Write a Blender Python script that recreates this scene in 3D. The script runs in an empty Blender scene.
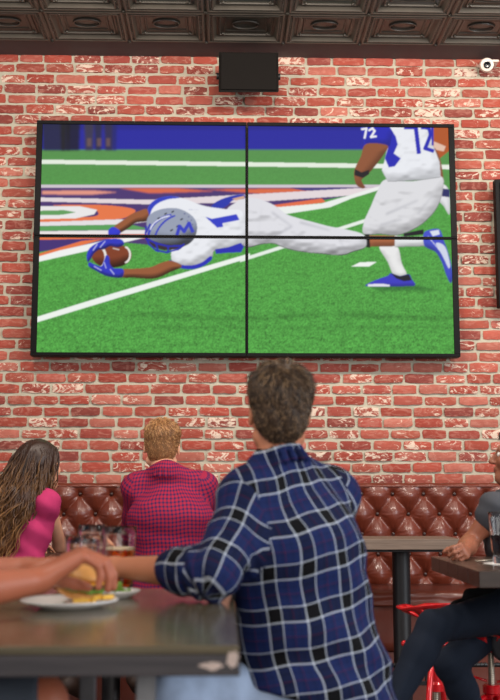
import bpy, math, random
import numpy as np
from mathutils import Vector, Matrix
random.seed(7)
rng = np.random.default_rng(7)
scn = bpy.context.scene
COL = scn.collection
PI = math.pi

# ------------------------------------------------------------------ camera
FPX = 1040.0
YAW, PITCH = math.radians(1.5), math.radians(7.8)
CAM = Vector((0.0, 0.0, 1.30))
FWD = Vector((math.sin(YAW) * math.cos(PITCH), math.cos(YAW) * math.cos(PITCH), math.sin(PITCH)))
RGT = FWD.cross(Vector((0, 0, 1))).normalized()
UPV = RGT.cross(FWD).normalized()
WALL_Y = 6.30
CEIL_Z = 4.04

def at(px, py, Y):
    """point on the vertical plane y = Y seen at photo pixel (px, py)"""
    r = FWD + RGT * ((px - 250) / FPX) + UPV * ((350 - py) / FPX)
    return CAM + r * (Y / r.y)

cd = bpy.data.cameras.new('camera')
cam = bpy.data.objects.new('camera', cd)
COL.objects.link(cam)
cam.location = CAM
cam.rotation_euler = FWD.to_track_quat('-Z', 'Y').to_euler()
cd.sensor_fit = 'HORIZONTAL'
cd.sensor_width = 24.0
cd.lens = 24.0 * FPX / 500
cd.clip_start = 0.05
cd.dof.use_dof = True
cd.dof.focus_distance = 5.9
cd.dof.aperture_fstop = 3.6
scn.camera = cam

scn.view_settings.view_transform = 'Standard'
scn.view_settings.look = 'None'
scn.view_settings.gamma = 1
scn.view_settings.exposure = 0.0
scn.view_settings.use_curve_mapping = False

# ------------------------------------------------------------------ helpers
def lin(c):
    return tuple(((v / 255) / 12.92 if v / 255 <= 0.04045 else ((v / 255 + 0.055) / 1.055) ** 2.4) for v in c)

def tag(o, label=None, cat=None, group=None, kind=None):
    if label: o['label'] = label
    if cat: o['category'] = cat
    if group: o['group'] = group
    if kind: o['kind'] = kind
    return o

def thing(name, loc, label, cat, group=None, rz=0.0):
    o = bpy.data.objects.new(name, None)
    COL.objects.link(o)
    o.empty_display_size = 0.1
    o.location = loc
    o.rotation_euler = (0, 0, rz)
    return tag(o, label, cat, group)

def set_parent(o, p):
    o.parent = p
    if p.type == 'EMPTY': o.matrix_parent_inverse = p.matrix_basis.inverted()

def copy_tree(o, parent=None):
    c = o.copy()
    COL.objects.link(c)
    c.parent = parent
    for ch in [k for k in bpy.data.objects if k.parent == o]:
        copy_tree(ch, c)
    return c

class MB:
    """collects shapes, builds ONE mesh object"""
    def __init__(s):
        s.v = []; s.f = []; s.mi = []; s.col = None
    def add(s, vs, fs, mi=0):
        b = len(s.v)
        s.v.extend([tuple(p) for p in vs])
        s.f.extend([tuple(i + b for i in f) for f in fs])
        s.mi.extend([mi] * len(fs))
        return b
    def box(s, c, size, rot=None, mi=0):
        sx, sy, sz = [k / 2 for k in size]
        vs = [Vector((x * sx, y * sy, z * sz)) for x in (-1, 1) for y in (-1, 1) for z in (-1, 1)]
        if rot is not None:
            R = rot if isinstance(rot, Matrix) else Matrix.Rotation(rot, 3, 'Z')
            vs = [R @ p for p in vs]
        vs = [p + Vector(c) for p in vs]
        s.add(vs, [(0, 1, 3, 2), (4, 6, 7, 5), (0, 4, 5, 1), (2, 3, 7, 6), (0, 2, 6, 4), (1, 5, 7, 3)], mi)
    def tube(s, pts, r, n=10, mi=0, closed=False, flat=1.0):
        pts = [Vector(p) for p in pts]
        m = len(pts)
        rr = r if hasattr(r, '__len__') else [r] * m
        t0 = (pts[1] - pts[0]).normalized()
        a = Vector((0, 0, 1)) if abs(t0.z) < 0.9 else Vector((1, 0, 0))
        u = t0.cross(a).normalized()
        vs = []
        for i, p in enumerate(pts):
            if closed: t = pts[(i + 1) % m] - pts[i - 1]
            else: t = pts[min(i + 1, m - 1)] - pts[max(i - 1, 0)]
            t = t.normalized() if t.length > 1e-9 else t0
            u = (u - t * u.dot(t)).normalized()
            w = t.cross(u)
            for k in range(n):
                an = 2 * PI * k / n
                vs.append(p + (u * math.cos(an) + w * math.sin(an) * flat) * rr[i])
        fs = []
        for i in range(m if closed else m - 1):
            j = (i + 1) % m
            for k in range(n):
                l = (k + 1) % n
                fs.append((i * n + k, i * n + l, j * n + l, j * n + k))
        if not closed:
            fs.append(tuple(range(n - 1, -1, -1)))
            fs.append(tuple((m - 1) * n + k for k in range(n)))
        s.add(vs, fs, mi)
    def lathe(s, prof, c=(0, 0, 0), n=32, mi=0, M=None):
        """prof = list of (r, z); closed loops end where they began"""
        vs = []
        for r, z in prof:
            for k in range(n):
                an = 2 * PI * k / n
                p = Vector((max(r, 1e-5) * math.cos(an), max(r, 1e-5) * math.sin(an), z))
                if M is not None: p = M @ p
                vs.append(p + Vector(c))
        fs = []
        for i in range(len(prof) - 1):
            for k in range(n):
                l = (k + 1) % n
                fs.append((i * n + k, i * n + l, (i + 1) * n + l, (i + 1) * n + k))
        s.add(vs, fs, mi)
    def ball(s, c, r, n=16, mi=0, sc=(1, 1, 1), M=None):
        prof = [(r * math.sin(PI * i / 10), -r * math.cos(PI * i / 10)) for i in range(11)]
        b = MB(); b.lathe(prof, n=n)
        vs = [Vector((p[0] * sc[0], p[1] * sc[1], p[2] * sc[2])) for p in b.v]
        if M is not None: vs = [M @ p for p in vs]
        s.add([p + Vector(c) for p in vs], b.f, mi)
    def build(s, name, mats, parent=None, smooth=True, bevel=0, bseg=2, sharp=None):
        me = bpy.data.meshes.new(name)
        me.from_pydata(s.v, [], s.f)
        me.update()
        mats = mats if isinstance(mats, (list, tuple)) else [mats]
        for m in mats: me.materials.append(m)
        if len(mats) > 1: me.polygons.foreach_set('material_index', s.mi)
        me.polygons.foreach_set('use_smooth', [bool(smooth)] * len(me.polygons))
        o = bpy.data.objects.new(name, me)
        COL.objects.link(o)
        if parent: set_parent(o, parent)
        if sharp is not None: me.set_sharp_from_angle(angle=math.radians(sharp))
        if bevel:
            b = o.modifiers.new('bevel', 'BEVEL'); b.width = bevel; b.segments = bseg
            b.limit_method = 'ANGLE'; b.harden_normals = False
        return o

def color_attr(me, arr, name='col'):
    a = me.color_attributes.new(name, 'FLOAT_COLOR', 'POINT')
    full = np.ones((len(arr), 4), dtype=np.float32)
    full[:, :3] = arr
    a.data.foreach_set('color', full.ravel())

# ------------------------------------------------------------------ materials
class NT:
    def __init__(s, name):
        s.m = bpy.data.materials.new(name); s.m.use_nodes = True
        s.t = s.m.node_tree; s.t.nodes.clear()
        s.out = s.t.nodes.new('ShaderNodeOutputMaterial')
        s.b = s.t.nodes.new('ShaderNodeBsdfPrincipled')
        s.t.links.new(s.b.outputs[0], s.out.inputs[0])
    def n(s, typ, **kw):
        x = s.t.nodes.new(typ)
        for k, v in kw.items(): setattr(x, k, v)
        return x
    def l(s, a, b): s.t.links.new(a, b)
    def put(s, sock, v):
        if isinstance(v, bpy.types.NodeSocket): s.l(v, sock)
        else: sock.default_value = v
    def math(s, op, a, b=0.0, c=0.0):
        x = s.n('ShaderNodeMath', operation=op)
        s.put(x.inputs[0], a); s.put(x.inputs[1], b); s.put(x.inputs[2], c)
        return x.outputs[0]
    def mix(s, f, a, b, mode='MIX'):
        x = s.n('ShaderNodeMix', data_type='RGBA', blend_type=mode)
        s.put(x.inputs[0], f)
        s.put(x.inputs[6], a if isinstance(a, bpy.types.NodeSocket) else (*a, 1))
        s.put(x.inputs[7], b if isinstance(b, bpy.types.NodeSocket) else (*b, 1))
        return x.outputs[2]
    def noise(s, scale, detail=4, rough=0.6, vec=None, dist=0.0, out=0):
        x = s.n('ShaderNodeTexNoise'); x.inputs['Scale'].default_value = scale
        x.inputs['Detail'].default_value = detail; x.inputs['Roughness'].default_value = rough
        x.inputs['Distortion'].default_value = dist
        if vec is not None: s.l(vec, x.inputs['Vector'])
        return x.outputs[out]
    def ramp(s, f, stops, interp='LINEAR'):
        x = s.n('ShaderNodeValToRGB'); cr = x.color_ramp; cr.interpolation = interp
        while len(cr.elements) < len(stops): cr.elements.new(0.5)
        for e, (p, c) in zip(cr.elements, stops):
            e.position = p
            e.color = (*c, 1) if hasattr(c, '__len__') else (c, c, c, 1)
        s.l(f, x.inputs[0])
        return x.outputs[0]
    def obj(s):
        return s.n('ShaderNodeTexCoord').outputs['Object']
    def scale(s, vec, sc):
        x = s.n('ShaderNodeMapping'); x.inputs['Scale'].default_value = sc
        s.l(vec, x.inputs[0]); return x.outputs[0]
    def bump(s, h, strength=0.3, dist=0.005):
        x = s.n('ShaderNodeBump'); x.inputs['Strength'].default_value = strength
        x.inputs['Distance'].default_value = dist
        s.l(h, x.inputs['Height']); s.l(x.outputs[0], s.b.inputs['Normal'])
    def set(s, **kw):
        names = dict(color='Base Color', rough='Roughness', metal='Metallic', coat='Coat Weight', coatr='Coat Roughness',
                     spec='Specular IOR Level', trans='Transmission Weight', ior='IOR', sss='Subsurface Weight',
                     sssr='Subsurface Radius', ssss='Subsurface Scale', sheen='Sheen Weight', em='Emission Color', ems='Emission Strength')
        for k, v in kw.items():
            if k in ('color', 'em') and isinstance(v, tuple) and len(v) == 3: v = (*v, 1)
            s.put(s.b.inputs[names[k]], v)
        return s

def simple(name, rgb, rough=0.5, metal=0.0, vary=0.12, vs=30.0, bump=0.0, bs=200.0, **kw):
    t = NT(name); c = lin(rgb)
    co = t.obj()
    nz = t.noise(vs, 4, 0.6, co)
    col = t.mix(nz, tuple(v * (1 - vary) for v in c), tuple(min(1, v * (1 + vary)) for v in c))
    t.set(color=col, rough=rough, metal=metal, **kw)
    if bump: t.bump(t.noise(bs, 3, 0.6, co), bump, 0.002)
    return t.m

M = {}
M['black_metal'] = simple('black_metal', (20, 20, 23), 0.42, 0.1, bump=0.1)
M['black_plastic'] = simple('black_plastic', (16, 15, 15), 0.5)
M['bezel'] = simple('bezel', (4, 4, 5), 0.5, spec=0.12)
M['speaker'] = simple('speaker_paint', (20, 17, 15), 0.85, bump=0.2, bs=500, spec=0.15)
M['white_plastic'] = simple('white_plastic', (225, 212, 200), 0.4)
M['red_paint'] = simple('red_paint', (200, 18, 28), 0.25, 0.1, coat=0.5)
M['steel'] = simple('worn_steel', (165, 155, 140), 0.35, 0.9, vary=0.3, vs=60)
M['gray_steel'] = simple('gray_steel', (120, 120, 122), 0.45, 0.6, vary=0.15)
M['button'] = simple('button_leather', (46, 18, 12), 0.4)
M['soffit'] = simple('soffit_paint', (80, 72, 72), 0.7, vary=0.06)
M['floor'] = simple('concrete_floor', (84, 72, 66), 0.55, vary=0.25, vs=3)
M['plate'] = simple('white_glaze', (236, 234, 232), 0.15, vary=0.02)
M['lens'] = simple('camera_lens', (8, 8, 10), 0.1)
M['paper'] = simple('paper', (235, 232, 228), 0.8, vary=0.03)
M['bare_wood'] = simple('bare_chipped_edge', (196, 176, 166), 0.5, vary=0.2)
M['bun'] = simple('bread_crust', (214, 150, 78), 0.5, vary=0.35, vs=40)
M['patty'] = simple('meat', (86, 48, 30), 0.7, vary=0.4, vs=90)
M['cheese'] = simple('cheese', (244, 178, 40), 0.4)
M['fries'] = simple('potato', (238, 184, 70), 0.5, vary=0.25)
M['lettuce'] = simple('lettuce', (112, 150, 52), 0.5, vary=0.5, vs=60)

def skin(name, rgb, lips=(150, 80, 75)):
    t = NT(name); c = lin(rgb); co = t.obj()
    n1 = t.noise(18, 4, 0.6, co)
    col = t.mix(n1, tuple(v * 0.85 for v in c), (min(1, c[0] * 1.12), min(1, c[1] * 1.08), min(1, c[2] * 1.08)))
    a = t.n('ShaderNodeVertexColor'); a.layer_name = 'lips'
    col = t.mix(a.outputs['Color'], col, lin(lips))
    t.set(color=col, rough=0.48, sss=0.08, ssss=0.01, sssr=(1.0, 0.35, 0.2))
    t.bump(t.noise(260, 3, 0.6, co), 0.15, 0.001)
    return t.m
M['skin_tan'] = skin('skin_tan', (196, 128, 94))
M['skin_light'] = skin('skin_light', (226, 168, 136))
M['skin_olive'] = skin('skin_olive', (178, 104, 76))
M['skin_brown'] = skin('skin_brown', (150, 92, 68), (120, 60, 55))
M['eye_white'] = simple('eye_white', (225, 220, 215), 0.2, vary=0.02)

def hairmat(name):
    t = NT(name)
    a = t.n('ShaderNodeVertexColor'); a.layer_name = 'col'
    t.set(color=a.outputs['Color'], rough=0.42, spec=0.4)
    return t.m
M['hair'] = hairmat('hair_strands')

def cloth(name, rgb, vary=0.1, rough=0.85, weave=900):
    t = NT(name); c = lin(rgb); co = t.obj()
    nz = t.noise(25, 4, 0.6, co)
    t.set(color=t.mix(nz, tuple(v * (1 - vary) for v in c), tuple(min(1, v * (1 + vary)) for v in c)), rough=rough, spec=0.2)
    t.bump(t.noise(weave, 2, 0.5, co), 0.2, 0.001)
    return t.m
M['pink'] = cloth('pink_jersey', (176, 50, 98), 0.1)
M['grey_tee'] = cloth('grey_jersey', (72, 74, 80), 0.1)
M['navy_denim'] = cloth('navy_denim', (24, 32, 46), 0.2, weave=700)
M['light_denim'] = cloth('light_denim', (158, 176, 204), 0.2, weave=700)
M['grey_short'] = cloth('grey_blue_cotton', (78, 86, 98), 0.15)
M['dark_cloth'] = cloth('black_cotton', (16, 15, 17), 0.2)
M['shoe'] = simple('shoe_leather', (60, 44, 36), 0.5)

def uvcoords(t):
    uv = t.n('ShaderNodeUVMap'); uv.uv_map = 'weave'
    sp = t.n('ShaderNodeSeparateXYZ'); t.l(uv.outputs[0], sp.inputs[0])
    return sp.outputs[0], sp.outputs[1]

def plaid():
    t = NT('blue_plaid_flannel')
    U, V = uvcoords(t)
    blue, black, white, red = lin((24, 38, 86)), lin((7, 7, 11)), lin((206, 216, 230)), lin((92, 24, 56))
    mid = lin((19, 32, 76))
    P = 0.101
    def bands(x):
        f = t.math('FRACT', t.math('MULTIPLY', x, 1 / P))
        w = 0.0140
        return t.ramp(f, [(0.0, white), (2 * w, black), (0.345, white), (0.345 + 2.4 * w, blue), (0.55, mid),
                          (0.655, red), (0.668, blue), (0.80, mid), (0.86, blue), (1.0 - w, white)], 'CONSTANT')
    a, b = bands(U), bands(V)
    c = t.mix(0.5, a, b)
    # the white yarns read over both directions
    t.set(color=c, rough=0.85, spec=0.2)
    t.bump(t.noise(900, 2, 0.5, t.obj()), 0.2, 0.001)
    return t.m
M['plaid'] = plaid()

def gingham():
    t = NT('red_blue_gingham')
    U, V = uvcoords(t)
    red, navy = lin((158, 30, 56)), lin((34, 29, 76))
    def bands(x):
        f = t.math('FRACT', t.math('MULTIPLY', x, 1 / 0.0175))
        return t.ramp(f, [(0, red), (0.56, navy)], 'CONSTANT')
    c = t.mix(0.5, bands(U), bands(V))
    t.set(color=c, rough=0.8, spec=0.2)
    return t.m
M['gingham'] = gingham()

def leather():
    t = NT('oxblood_leather'); co = t.obj()
    n1 = t.noise(5, 5, 0.6, co); n2 = t.noise(60, 4, 0.6, co)
    c = t.mix(n1, lin((92, 37, 22)), lin((118, 50, 31)))
    c = t.mix(t.math('MULTIPLY', n2, 0.3), c, lin((76, 32, 24)))
    t.set(color=c, rough=0.42, coat=0.35, coatr=0.16, spec=0.5)
    v = t.n('ShaderNodeTexVoronoi'); v.inputs['Scale'].default_value = 350; t.l(co, v.inputs['Vector'])
    t.bump(v.outputs[0], 0.12, 0.0012)
    return t.m
M['leather'] = leather()

def wood(name, a, b, rough=0.35, coat=0.0, sc=(1, 14, 14), worn=None):
    t = NT(name); co = t.obj()
    g = t.scale(co, sc)
    n1 = t.noise(3.0, 8, 0.65, g, 1.2)
    n2 = t.noise(14.0, 5, 0.6, g)
    c = t.mix(t.ramp(n1, [(0.3, 0.0), (0.7, 1.0)]), lin(a), lin(b))
    c = t.mix(t.math('MULTIPLY', n2, 0.35), c, tuple(v * 0.5 for v in lin(a)))
    if worn:
        w = t.ramp(t.noise(2.2, 6, 0.7, co), [(0.56, 0.0), (0.7, 0.6)])
        c = t.mix(w, c, lin(worn))
    t.set(color=c, rough=rough, coat=coat, coatr=0.15)
    t.bump(n1, 0.15, 0.002)
    return t.m
M['table_top'] = wood('dark_lacquered_top', (84, 76, 56), (112, 100, 76), 0.26, 0.5, worn=(122, 104, 80))
M['table_edge'] = wood('blackened_edge', (50, 47, 50), (78, 72, 74), 0.4)
M['grey_wood'] = wood('weathered_grey_wood', (98, 82, 70), (134, 116, 102), 0.5)
M['dark_wood'] = wood('dark_brown_wood', (40, 30, 26), (70, 54, 44), 0.35, 0.2)

def glassmat(name, rgb=(1, 1, 1), ior=1.3):
    t = NT(name); t.set(color=rgb, rough=0.0, trans=1.0, ior=ior); return t.m
M['glass'] = glassmat('clear_glass')
M['beer'] = glassmat('amber_beer', lin((232, 140, 46)), 1.33)
M['stout'] = simple('dark_stout', (30, 12, 8), 0.1)
M['foam'] = simple('beer_foam', (235, 215, 180), 0.8)

def tinmat():
    t = NT('pressed_tin'); co = t.obj()
    n1 = t.noise(9, 5, 0.65, co)
    c = t.mix(n1, lin((58, 54, 48)), lin((92, 86, 76)))
    t.set(color=c, rough=0.36, metal=0.25, spec=0.7)
    t.bump(t.noise(120, 3, 0.6, co), 0.15, 0.001)
    return t.m
M['tin'] = tinmat()

def brickmat():
    t = NT('reclaimed_brick'); co = t.obj()
    a = t.n('ShaderNodeVertexColor'); a.layer_name = 'col'
    ar = t.n('ShaderNodeVertexColor'); ar.layer_name = 'wear'
    base = a.outputs['Color']
    n1 = t.noise(30, 6, 0.7, co)
    base = t.mix(t.math('MULTIPLY', t.ramp(n1, [(0.35, 0.0), (0.65, 1.0)]), 0.4), base, lin((140, 72, 62)))
    pale = t.ramp(t.noise(16, 6, 0.65, t.scale(co, (0.7, 1, 1.6)), 1.6), [(0.50, 0.0), (0.60, 1.0)])
    base = t.mix(t.math('MULTIPLY', pale, 0.30), base, lin((196, 144, 128)))
    # lime smears: per brick amount moves the threshold
    n2 = t.noise(13, 7, 0.7, t.scale(co, (0.8, 1, 1.5)), 2.2)
    k = t.math('ADD', n2, ar.outputs['Color'])
    smear = t.ramp(k, [(0.60, 0.0), (0.65, 0.85)])
    base = t.mix(smear, base, lin((214, 198, 180)))
    dark = t.ramp(t.noise(2.6, 3, 0.6, co), [(0.73, 0.0), (0.76, 1.0)])
    dk = t.math('MULTIPLY', dark, t.ramp(t.noise(40, 4, 0.6, co), [(0.4, 0.0), (0.6, 0.8)]))
    base = t.mix(dk, base, lin((70, 62, 64)))
    t.set(color=base, rough=0.9, spec=0.2)
    t.bump(t.noise(110, 6, 0.7, co), 0.6, 0.004)
    return t.m
M['brick'] = brickmat()

def mortarmat():
    t = NT('lime_mortar'); co = t.obj()
    n1 = t.noise(14, 6, 0.7, co)
    c = t.mix(n1, lin((160, 154, 136)), lin((198, 194, 176)))
    c = t.mix(t.math('MULTIPLY', t.noise(160, 3, 0.7, co), 0.3), c, lin((128, 118, 104)))
    t.set(color=c, rough=0.95, spec=0.1)
    t.bump(t.noise(90, 6, 0.7, co), 0.7, 0.004)
    return t.m
M['mortar'] = mortarmat()

def screenmat():
    t = NT('screen_picture')
    a = t.n('ShaderNodeVertexColor'); a.layer_name = 'col'
    t.set(color=(0.01, 0.01, 0.01), rough=0.5, spec=0.0, em=a.outputs['Color'], ems=1.0)
    return t.m
M['screen'] = screenmat()
# ------------------------------------------------------------------ sculpting by distance field
class Sdf:
    def __init__(s, lo, hi, h):
        s.h = h; s.lo = np.array(lo, float); s.hi = np.array(hi, float)
        n = np.ceil((s.hi - s.lo) / h).astype(int) + 1
        s.ax = [s.lo[i] + h * np.arange(n[i]) for i in range(3)]
        s.F = np.full(n, 0.3, dtype=np.float32)
    def _blk(s, lo, hi):
        sl = []
        for i in range(3):
            a = int(max(0, math.floor((lo[i] - s.lo[i]) / s.h)))
            b = int(min(s.F.shape[i], math.ceil((hi[i] - s.lo[i]) / s.h) + 1))
            if b <= a: return None, None
            sl.append(slice(a, b))
        g = np.meshgrid(*[s.ax[i][sl[i]].astype(np.float32) for i in range(3)], indexing='ij', sparse=True)
        return tuple(sl), g
    @staticmethod
    def smin(a, b, k):
        if k <= 0: return np.minimum(a, b)
        h = np.maximum(k - np.abs(a - b), 0) / k
        return np.minimum(a, b) - h * h * k * 0.25
    def cone(s, a, b, ra, rb, k=0.02, side=None, w=1.0):
        a = np.array(a, float); b = np.array(b, float)
        m = max(ra, rb) * max(w, 1) + k + 2 * s.h
        sl, g = s._blk(np.minimum(a, b) - m, np.maximum(a, b) + m)
        if sl is None: return s
        ab = b - a; L = max(float(ab @ ab), 1e-9)
        q = [g[i] - a[i] for i in range(3)]
        t = np.clip((q[0] * ab[0] + q[1] * ab[1] + q[2] * ab[2]) / L, 0, 1)
        q = [q[i] - t * ab[i] for i in range(3)]
        if side is not None and w != 1.0:
            n = np.array(side, float); n /= np.linalg.norm(n)
            dt = (q[0] * n[0] + q[1] * n[1] + q[2] * n[2]) * (1 - 1 / w)
            q = [q[i] - dt * n[i] for i in range(3)]
        d = np.sqrt(q[0] ** 2 + q[1] ** 2 + q[2] ** 2) - (ra + (rb - ra) * t)
        s.F[sl] = s.smin(s.F[sl], d.astype(np.float32), k)
        return s
    def _ell(s, c, r, R, pad):
        c = np.array(c, float); r = np.array(r, float)
        m = r.max() + pad + 2 * s.h
        sl, g = s._blk(c - m, c + m)
        if sl is None: return None, None
        q = [g[i] - c[i] for i in range(3)]
        if R is not None:
            R = np.array(R, float)   # columns = local axes
            q = [q[0] * R[0][i] + q[1] * R[1][i] + q[2] * R[2][i] for i in range(3)]
        k0 = np.sqrt(sum((q[i] / r[i]) ** 2 for i in range(3)))
        k1 = np.sqrt(sum((q[i] / r[i] ** 2) ** 2 for i in range(3))) + 1e-6
        return sl, (k0 * (k0 - 1) / k1).astype(np.float32)
    def ell(s, c, r, R=None, k=0.02):
        sl, d = s._ell(c, r, R, k)
        if sl is not None: s.F[sl] = s.smin(s.F[sl], d, k)
        return s
    def sub(s, c, r, R=None, k=0.01):
        sl, d = s._ell(c, r, R, k)
        if sl is not None: s.F[sl] = -s.smin(-s.F[sl], d, k)
        return s
    def cut(s, p, n, k=0.004):
        """keep the side n points away from"""
        n = np.array(n, float); n /= np.linalg.norm(n)
        g = np.meshgrid(*[x.astype(np.float32) for x in s.ax], indexing='ij', sparse=True)
        d = sum((g[i] - p[i]) * n[i] for i in range(3)).astype(np.float32)
        s.F = -s.smin(-s.F, -d, k)
        return s
    def disp(s, fn):
        g = np.meshgrid(*[x.astype(np.float32) for x in s.ax], indexing='ij', sparse=True)
        near = np.abs(s.F) < 0.04
        D = fn(*g)
        s.F = np.where(near, s.F + D, s.F).astype(np.float32)
        return s
    def nets(s):
        F = s.F; h = s.h
        F[0], F[-1] = 0.3, 0.3; F[:, 0], F[:, -1] = 0.3, 0.3; F[:, :, 0], F[:, :, -1] = 0.3, 0.3
        I = F < 0
        nx, ny, nz = F.shape
        c = [I[i:nx - 1 + i, j:ny - 1 + j, k:nz - 1 + k] for i in (0, 1) for j in (0, 1) for k in (0, 1)]
        sm = sum(x.astype(np.int8) for x in c)
        act = (sm > 0) & (sm < 8)
        idx = np.argwhere(act)
        vid = np.full(act.shape, -1, np.int64); vid[act] = np.arange(len(idx))
        offs = np.array([(i, j, k) for i in (0, 1) for j in (0, 1) for k in (0, 1)])
        vals = np.stack([F[idx[:, 0] + o[0], idx[:, 1] + o[1], idx[:, 2] + o[2]] for o in offs], 1)
        acc = np.zeros((len(idx), 3)); cnt = np.zeros(len(idx))
        for a in range(8):
            for b in range(a + 1, 8):
                if np.abs(offs[a] - offs[b]).sum() != 1: continue
                va, vb = vals[:, a], vals[:, b]
                m = (va < 0) != (vb < 0)
                t = va / (va - vb + 1e-12 * (va == vb))
                p = offs[a] + t[:, None] * (offs[b] - offs[a])
                acc[m] += p[m]; cnt[m] += 1
        P = s.lo + (idx + acc / cnt[:, None]) * h
        faces = []
        for ax in range(3):
            sh = [slice(0, n) for n in F.shape]; sa = list(sh); sb = list(sh)
            sa[ax] = slice(0, F.shape[ax] - 1); sb[ax] = slice(1, F.shape[ax])
            A = I[tuple(sa)]; B = I[tuple(sb)]
            e = np.argwhere(A != B)
            flip = A[e[:, 0], e[:, 1], e[:, 2]]
            u, v = [(1, 2), (2, 0), (0, 1)][ax]
            du = np.zeros(3, int); du[u] = 1; dv = np.zeros(3, int); dv[v] = 1
            q = np.stack([vid[tuple((e - du - dv).T)], vid[tuple((e - dv).T)], vid[tuple(e.T)], vid[tuple((e - du).T)]], 1)
            q[~flip] = q[~flip][:, ::-1]
            faces.append(q)
        return P, np.concatenate(faces)

def np_mesh(name, P, Q, mat, parent=None, off=None):
    me = bpy.data.meshes.new(name)
    me.vertices.add(len(P)); me.vertices.foreach_set('co', P.astype(np.float32).ravel())
    k = Q.shape[1]
    me.loops.add(Q.size); me.loops.foreach_set('vertex_index', Q.astype(np.int32).ravel())
    me.polygons.add(len(Q)); me.polygons.foreach_set('loop_start', np.arange(0, Q.size, k, dtype=np.int32))
    me.update(calc_edges=True)
    me.polygons.foreach_set('use_smooth', [True] * len(Q))
    me.materials.append(mat)
    o = bpy.data.objects.new(name, me); COL.objects.link(o)
    if parent: set_parent(o, parent)
    return o

V3 = lambda *a: Vector(a)
def basis(fwd, up=(0, 0, 1)):
    """columns: right, forward, up"""
    f = Vector(fwd).normalized(); r = f.cross(Vector(up)).normalized(); u = r.cross(f)
    return Matrix(((r.x, f.x, u.x), (r.y, f.y, u.y), (r.z, f.z, u.z)))

def add_head(S, c, R, sc=1.0, nose=1.0, ears=True):
    """c: centre between the ears, R: columns right, forward, up"""
    L = lambda x, y, z: c + R @ Vector((x, y, z)) * sc
    e = lambda p, r, k=0.02: S.ell(L(*p), [v * sc for v in r], R, k)
    e((0, -0.012, 0.038), (0.074, 0.094, 0.082), 0.01)
    e((0, 0.030, -0.025), (0.058, 0.064, 0.078), 0.03)
    e((0, 0.062, -0.088), (0.028, 0.026, 0.022), 0.03)
    for sx in (-1, 1):
        S.cone(L(0.052 * sx, -0.005, -0.055), L(0.015 * sx, 0.065, -0.092), 0.020 * sc, 0.018 * sc, 0.025)
        e((0.042 * sx, 0.064, -0.020), (0.022, 0.022, 0.022), 0.02)
    S.cone(L(-0.030, 0.080, 0.030), L(0.030, 0.080, 0.030), 0.011 * sc, 0.011 * sc, 0.016)
    for sx in (-1, 1): S.sub(L(0.030 * sx, 0.100, 0.008), [0.015 * sc] * 3, R, 0.012)
    S.cone(L(0, 0.090, 0.018), L(0, 0.112 + 0.004 * nose, -0.022), 0.007 * sc, 0.011 * sc, 0.012)
    for sx in (-1, 1): e((0.011 * sx, 0.104, -0.027), (0.008, 0.010, 0.007), 0.008)
    S.cone(L(-0.016, 0.088, -0.052), L(0.016, 0.088, -0.052), 0.0075 * sc, 0.0075 * sc, 0.008)
    e((0, 0.096, -0.051), (0.014, 0.006, 0.006), 0.008)
    e((0, 0.093, -0.064), (0.015, 0.008, 0.006), 0.006)
    if ears:
        for sx in (-1, 1):
            e((0.077 * sx, -0.006, 0.004), (0.009, 0.019, 0.030), 0.008)
            S.sub(L(0.086 * sx, -0.002, 0.006), [0.006 * sc, 0.011 * sc, 0.019 * sc], R, 0.004)

def add_hand(S, W, f, nrm, thumb, curl=(0.5, 0.6, 0.5), sc=1.0, spread=0.06, tcurl=0.4, k=0.008, tout=0.9):
    """W wrist, f finger direction, nrm palm normal (towards what is held), thumb: +1/-1 side along f x nrm"""
    f = Vector(f).normalized(); nrm = Vector(nrm); nrm = (nrm - f * nrm.dot(f)).normalized()
    lat = f.cross(nrm) * thumb       # index-finger side
    W = Vector(W)
    ks = []
    for i, (o, l) in enumerate(((0.030, 0.088), (0.010, 0.092), (-0.010, 0.087), (-0.028, 0.079))):
        K = W + (lat * o + f * l) * sc
        S.cone(W + lat * o * 0.55 * sc + f * 0.010 * sc, K, 0.0125 * sc, 0.0105 * sc, 0.014)
        ks.append(K)
    S.cone(W, W + f * 0.06 * sc, 0.017 * sc, 0.014 * sc, 0.02, lat, 1.5)
    S.ell(W + (f * 0.03 + lat * 0.026 + nrm * 0.010) * sc, [0.016 * sc, 0.028 * sc, 0.014 * sc], basis(f, nrm), 0.015)
    ln = ((0.040, 0.025, 0.021), (0.045, 0.028, 0.022), (0.041, 0.026, 0.021), (0.032, 0.020, 0.019))
    for i in range(4):
        d = (f + lat * (1.5 - i) * spread).normalized(); p = ks[i]; r = (0.0098, 0.0098, 0.0094, 0.0085)[i] * sc
        ang = 0.0
        for j in range(3):
            ang += curl[j] * (1 + 0.08 * i)
            dj = d * math.cos(ang) + nrm * math.sin(ang)
            q = p + dj * ln[i][j] * sc
            S.cone(p, q, r * (1 - 0.07 * j), r * (0.93 - 0.08 * j), 0.004)
            p = q
    p = W + (lat * 0.022 + f * 0.018 + nrm * 0.006) * sc
    d = (lat * tout + f * 0.75 + nrm * tcurl).normalized()
    for j, l in enumerate((0.042, 0.032, 0.027)):
        q = p + d * l * sc
        S.cone(p, q, (0.0145, 0.0115, 0.0105)[j] * sc, (0.0115, 0.0105, 0.0088)[j] * sc, 0.007)
        d = (d + f * 0.25 - lat * 0.25 * tcurl + nrm * 0.25 * tcurl).normalized(); p = q

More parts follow.
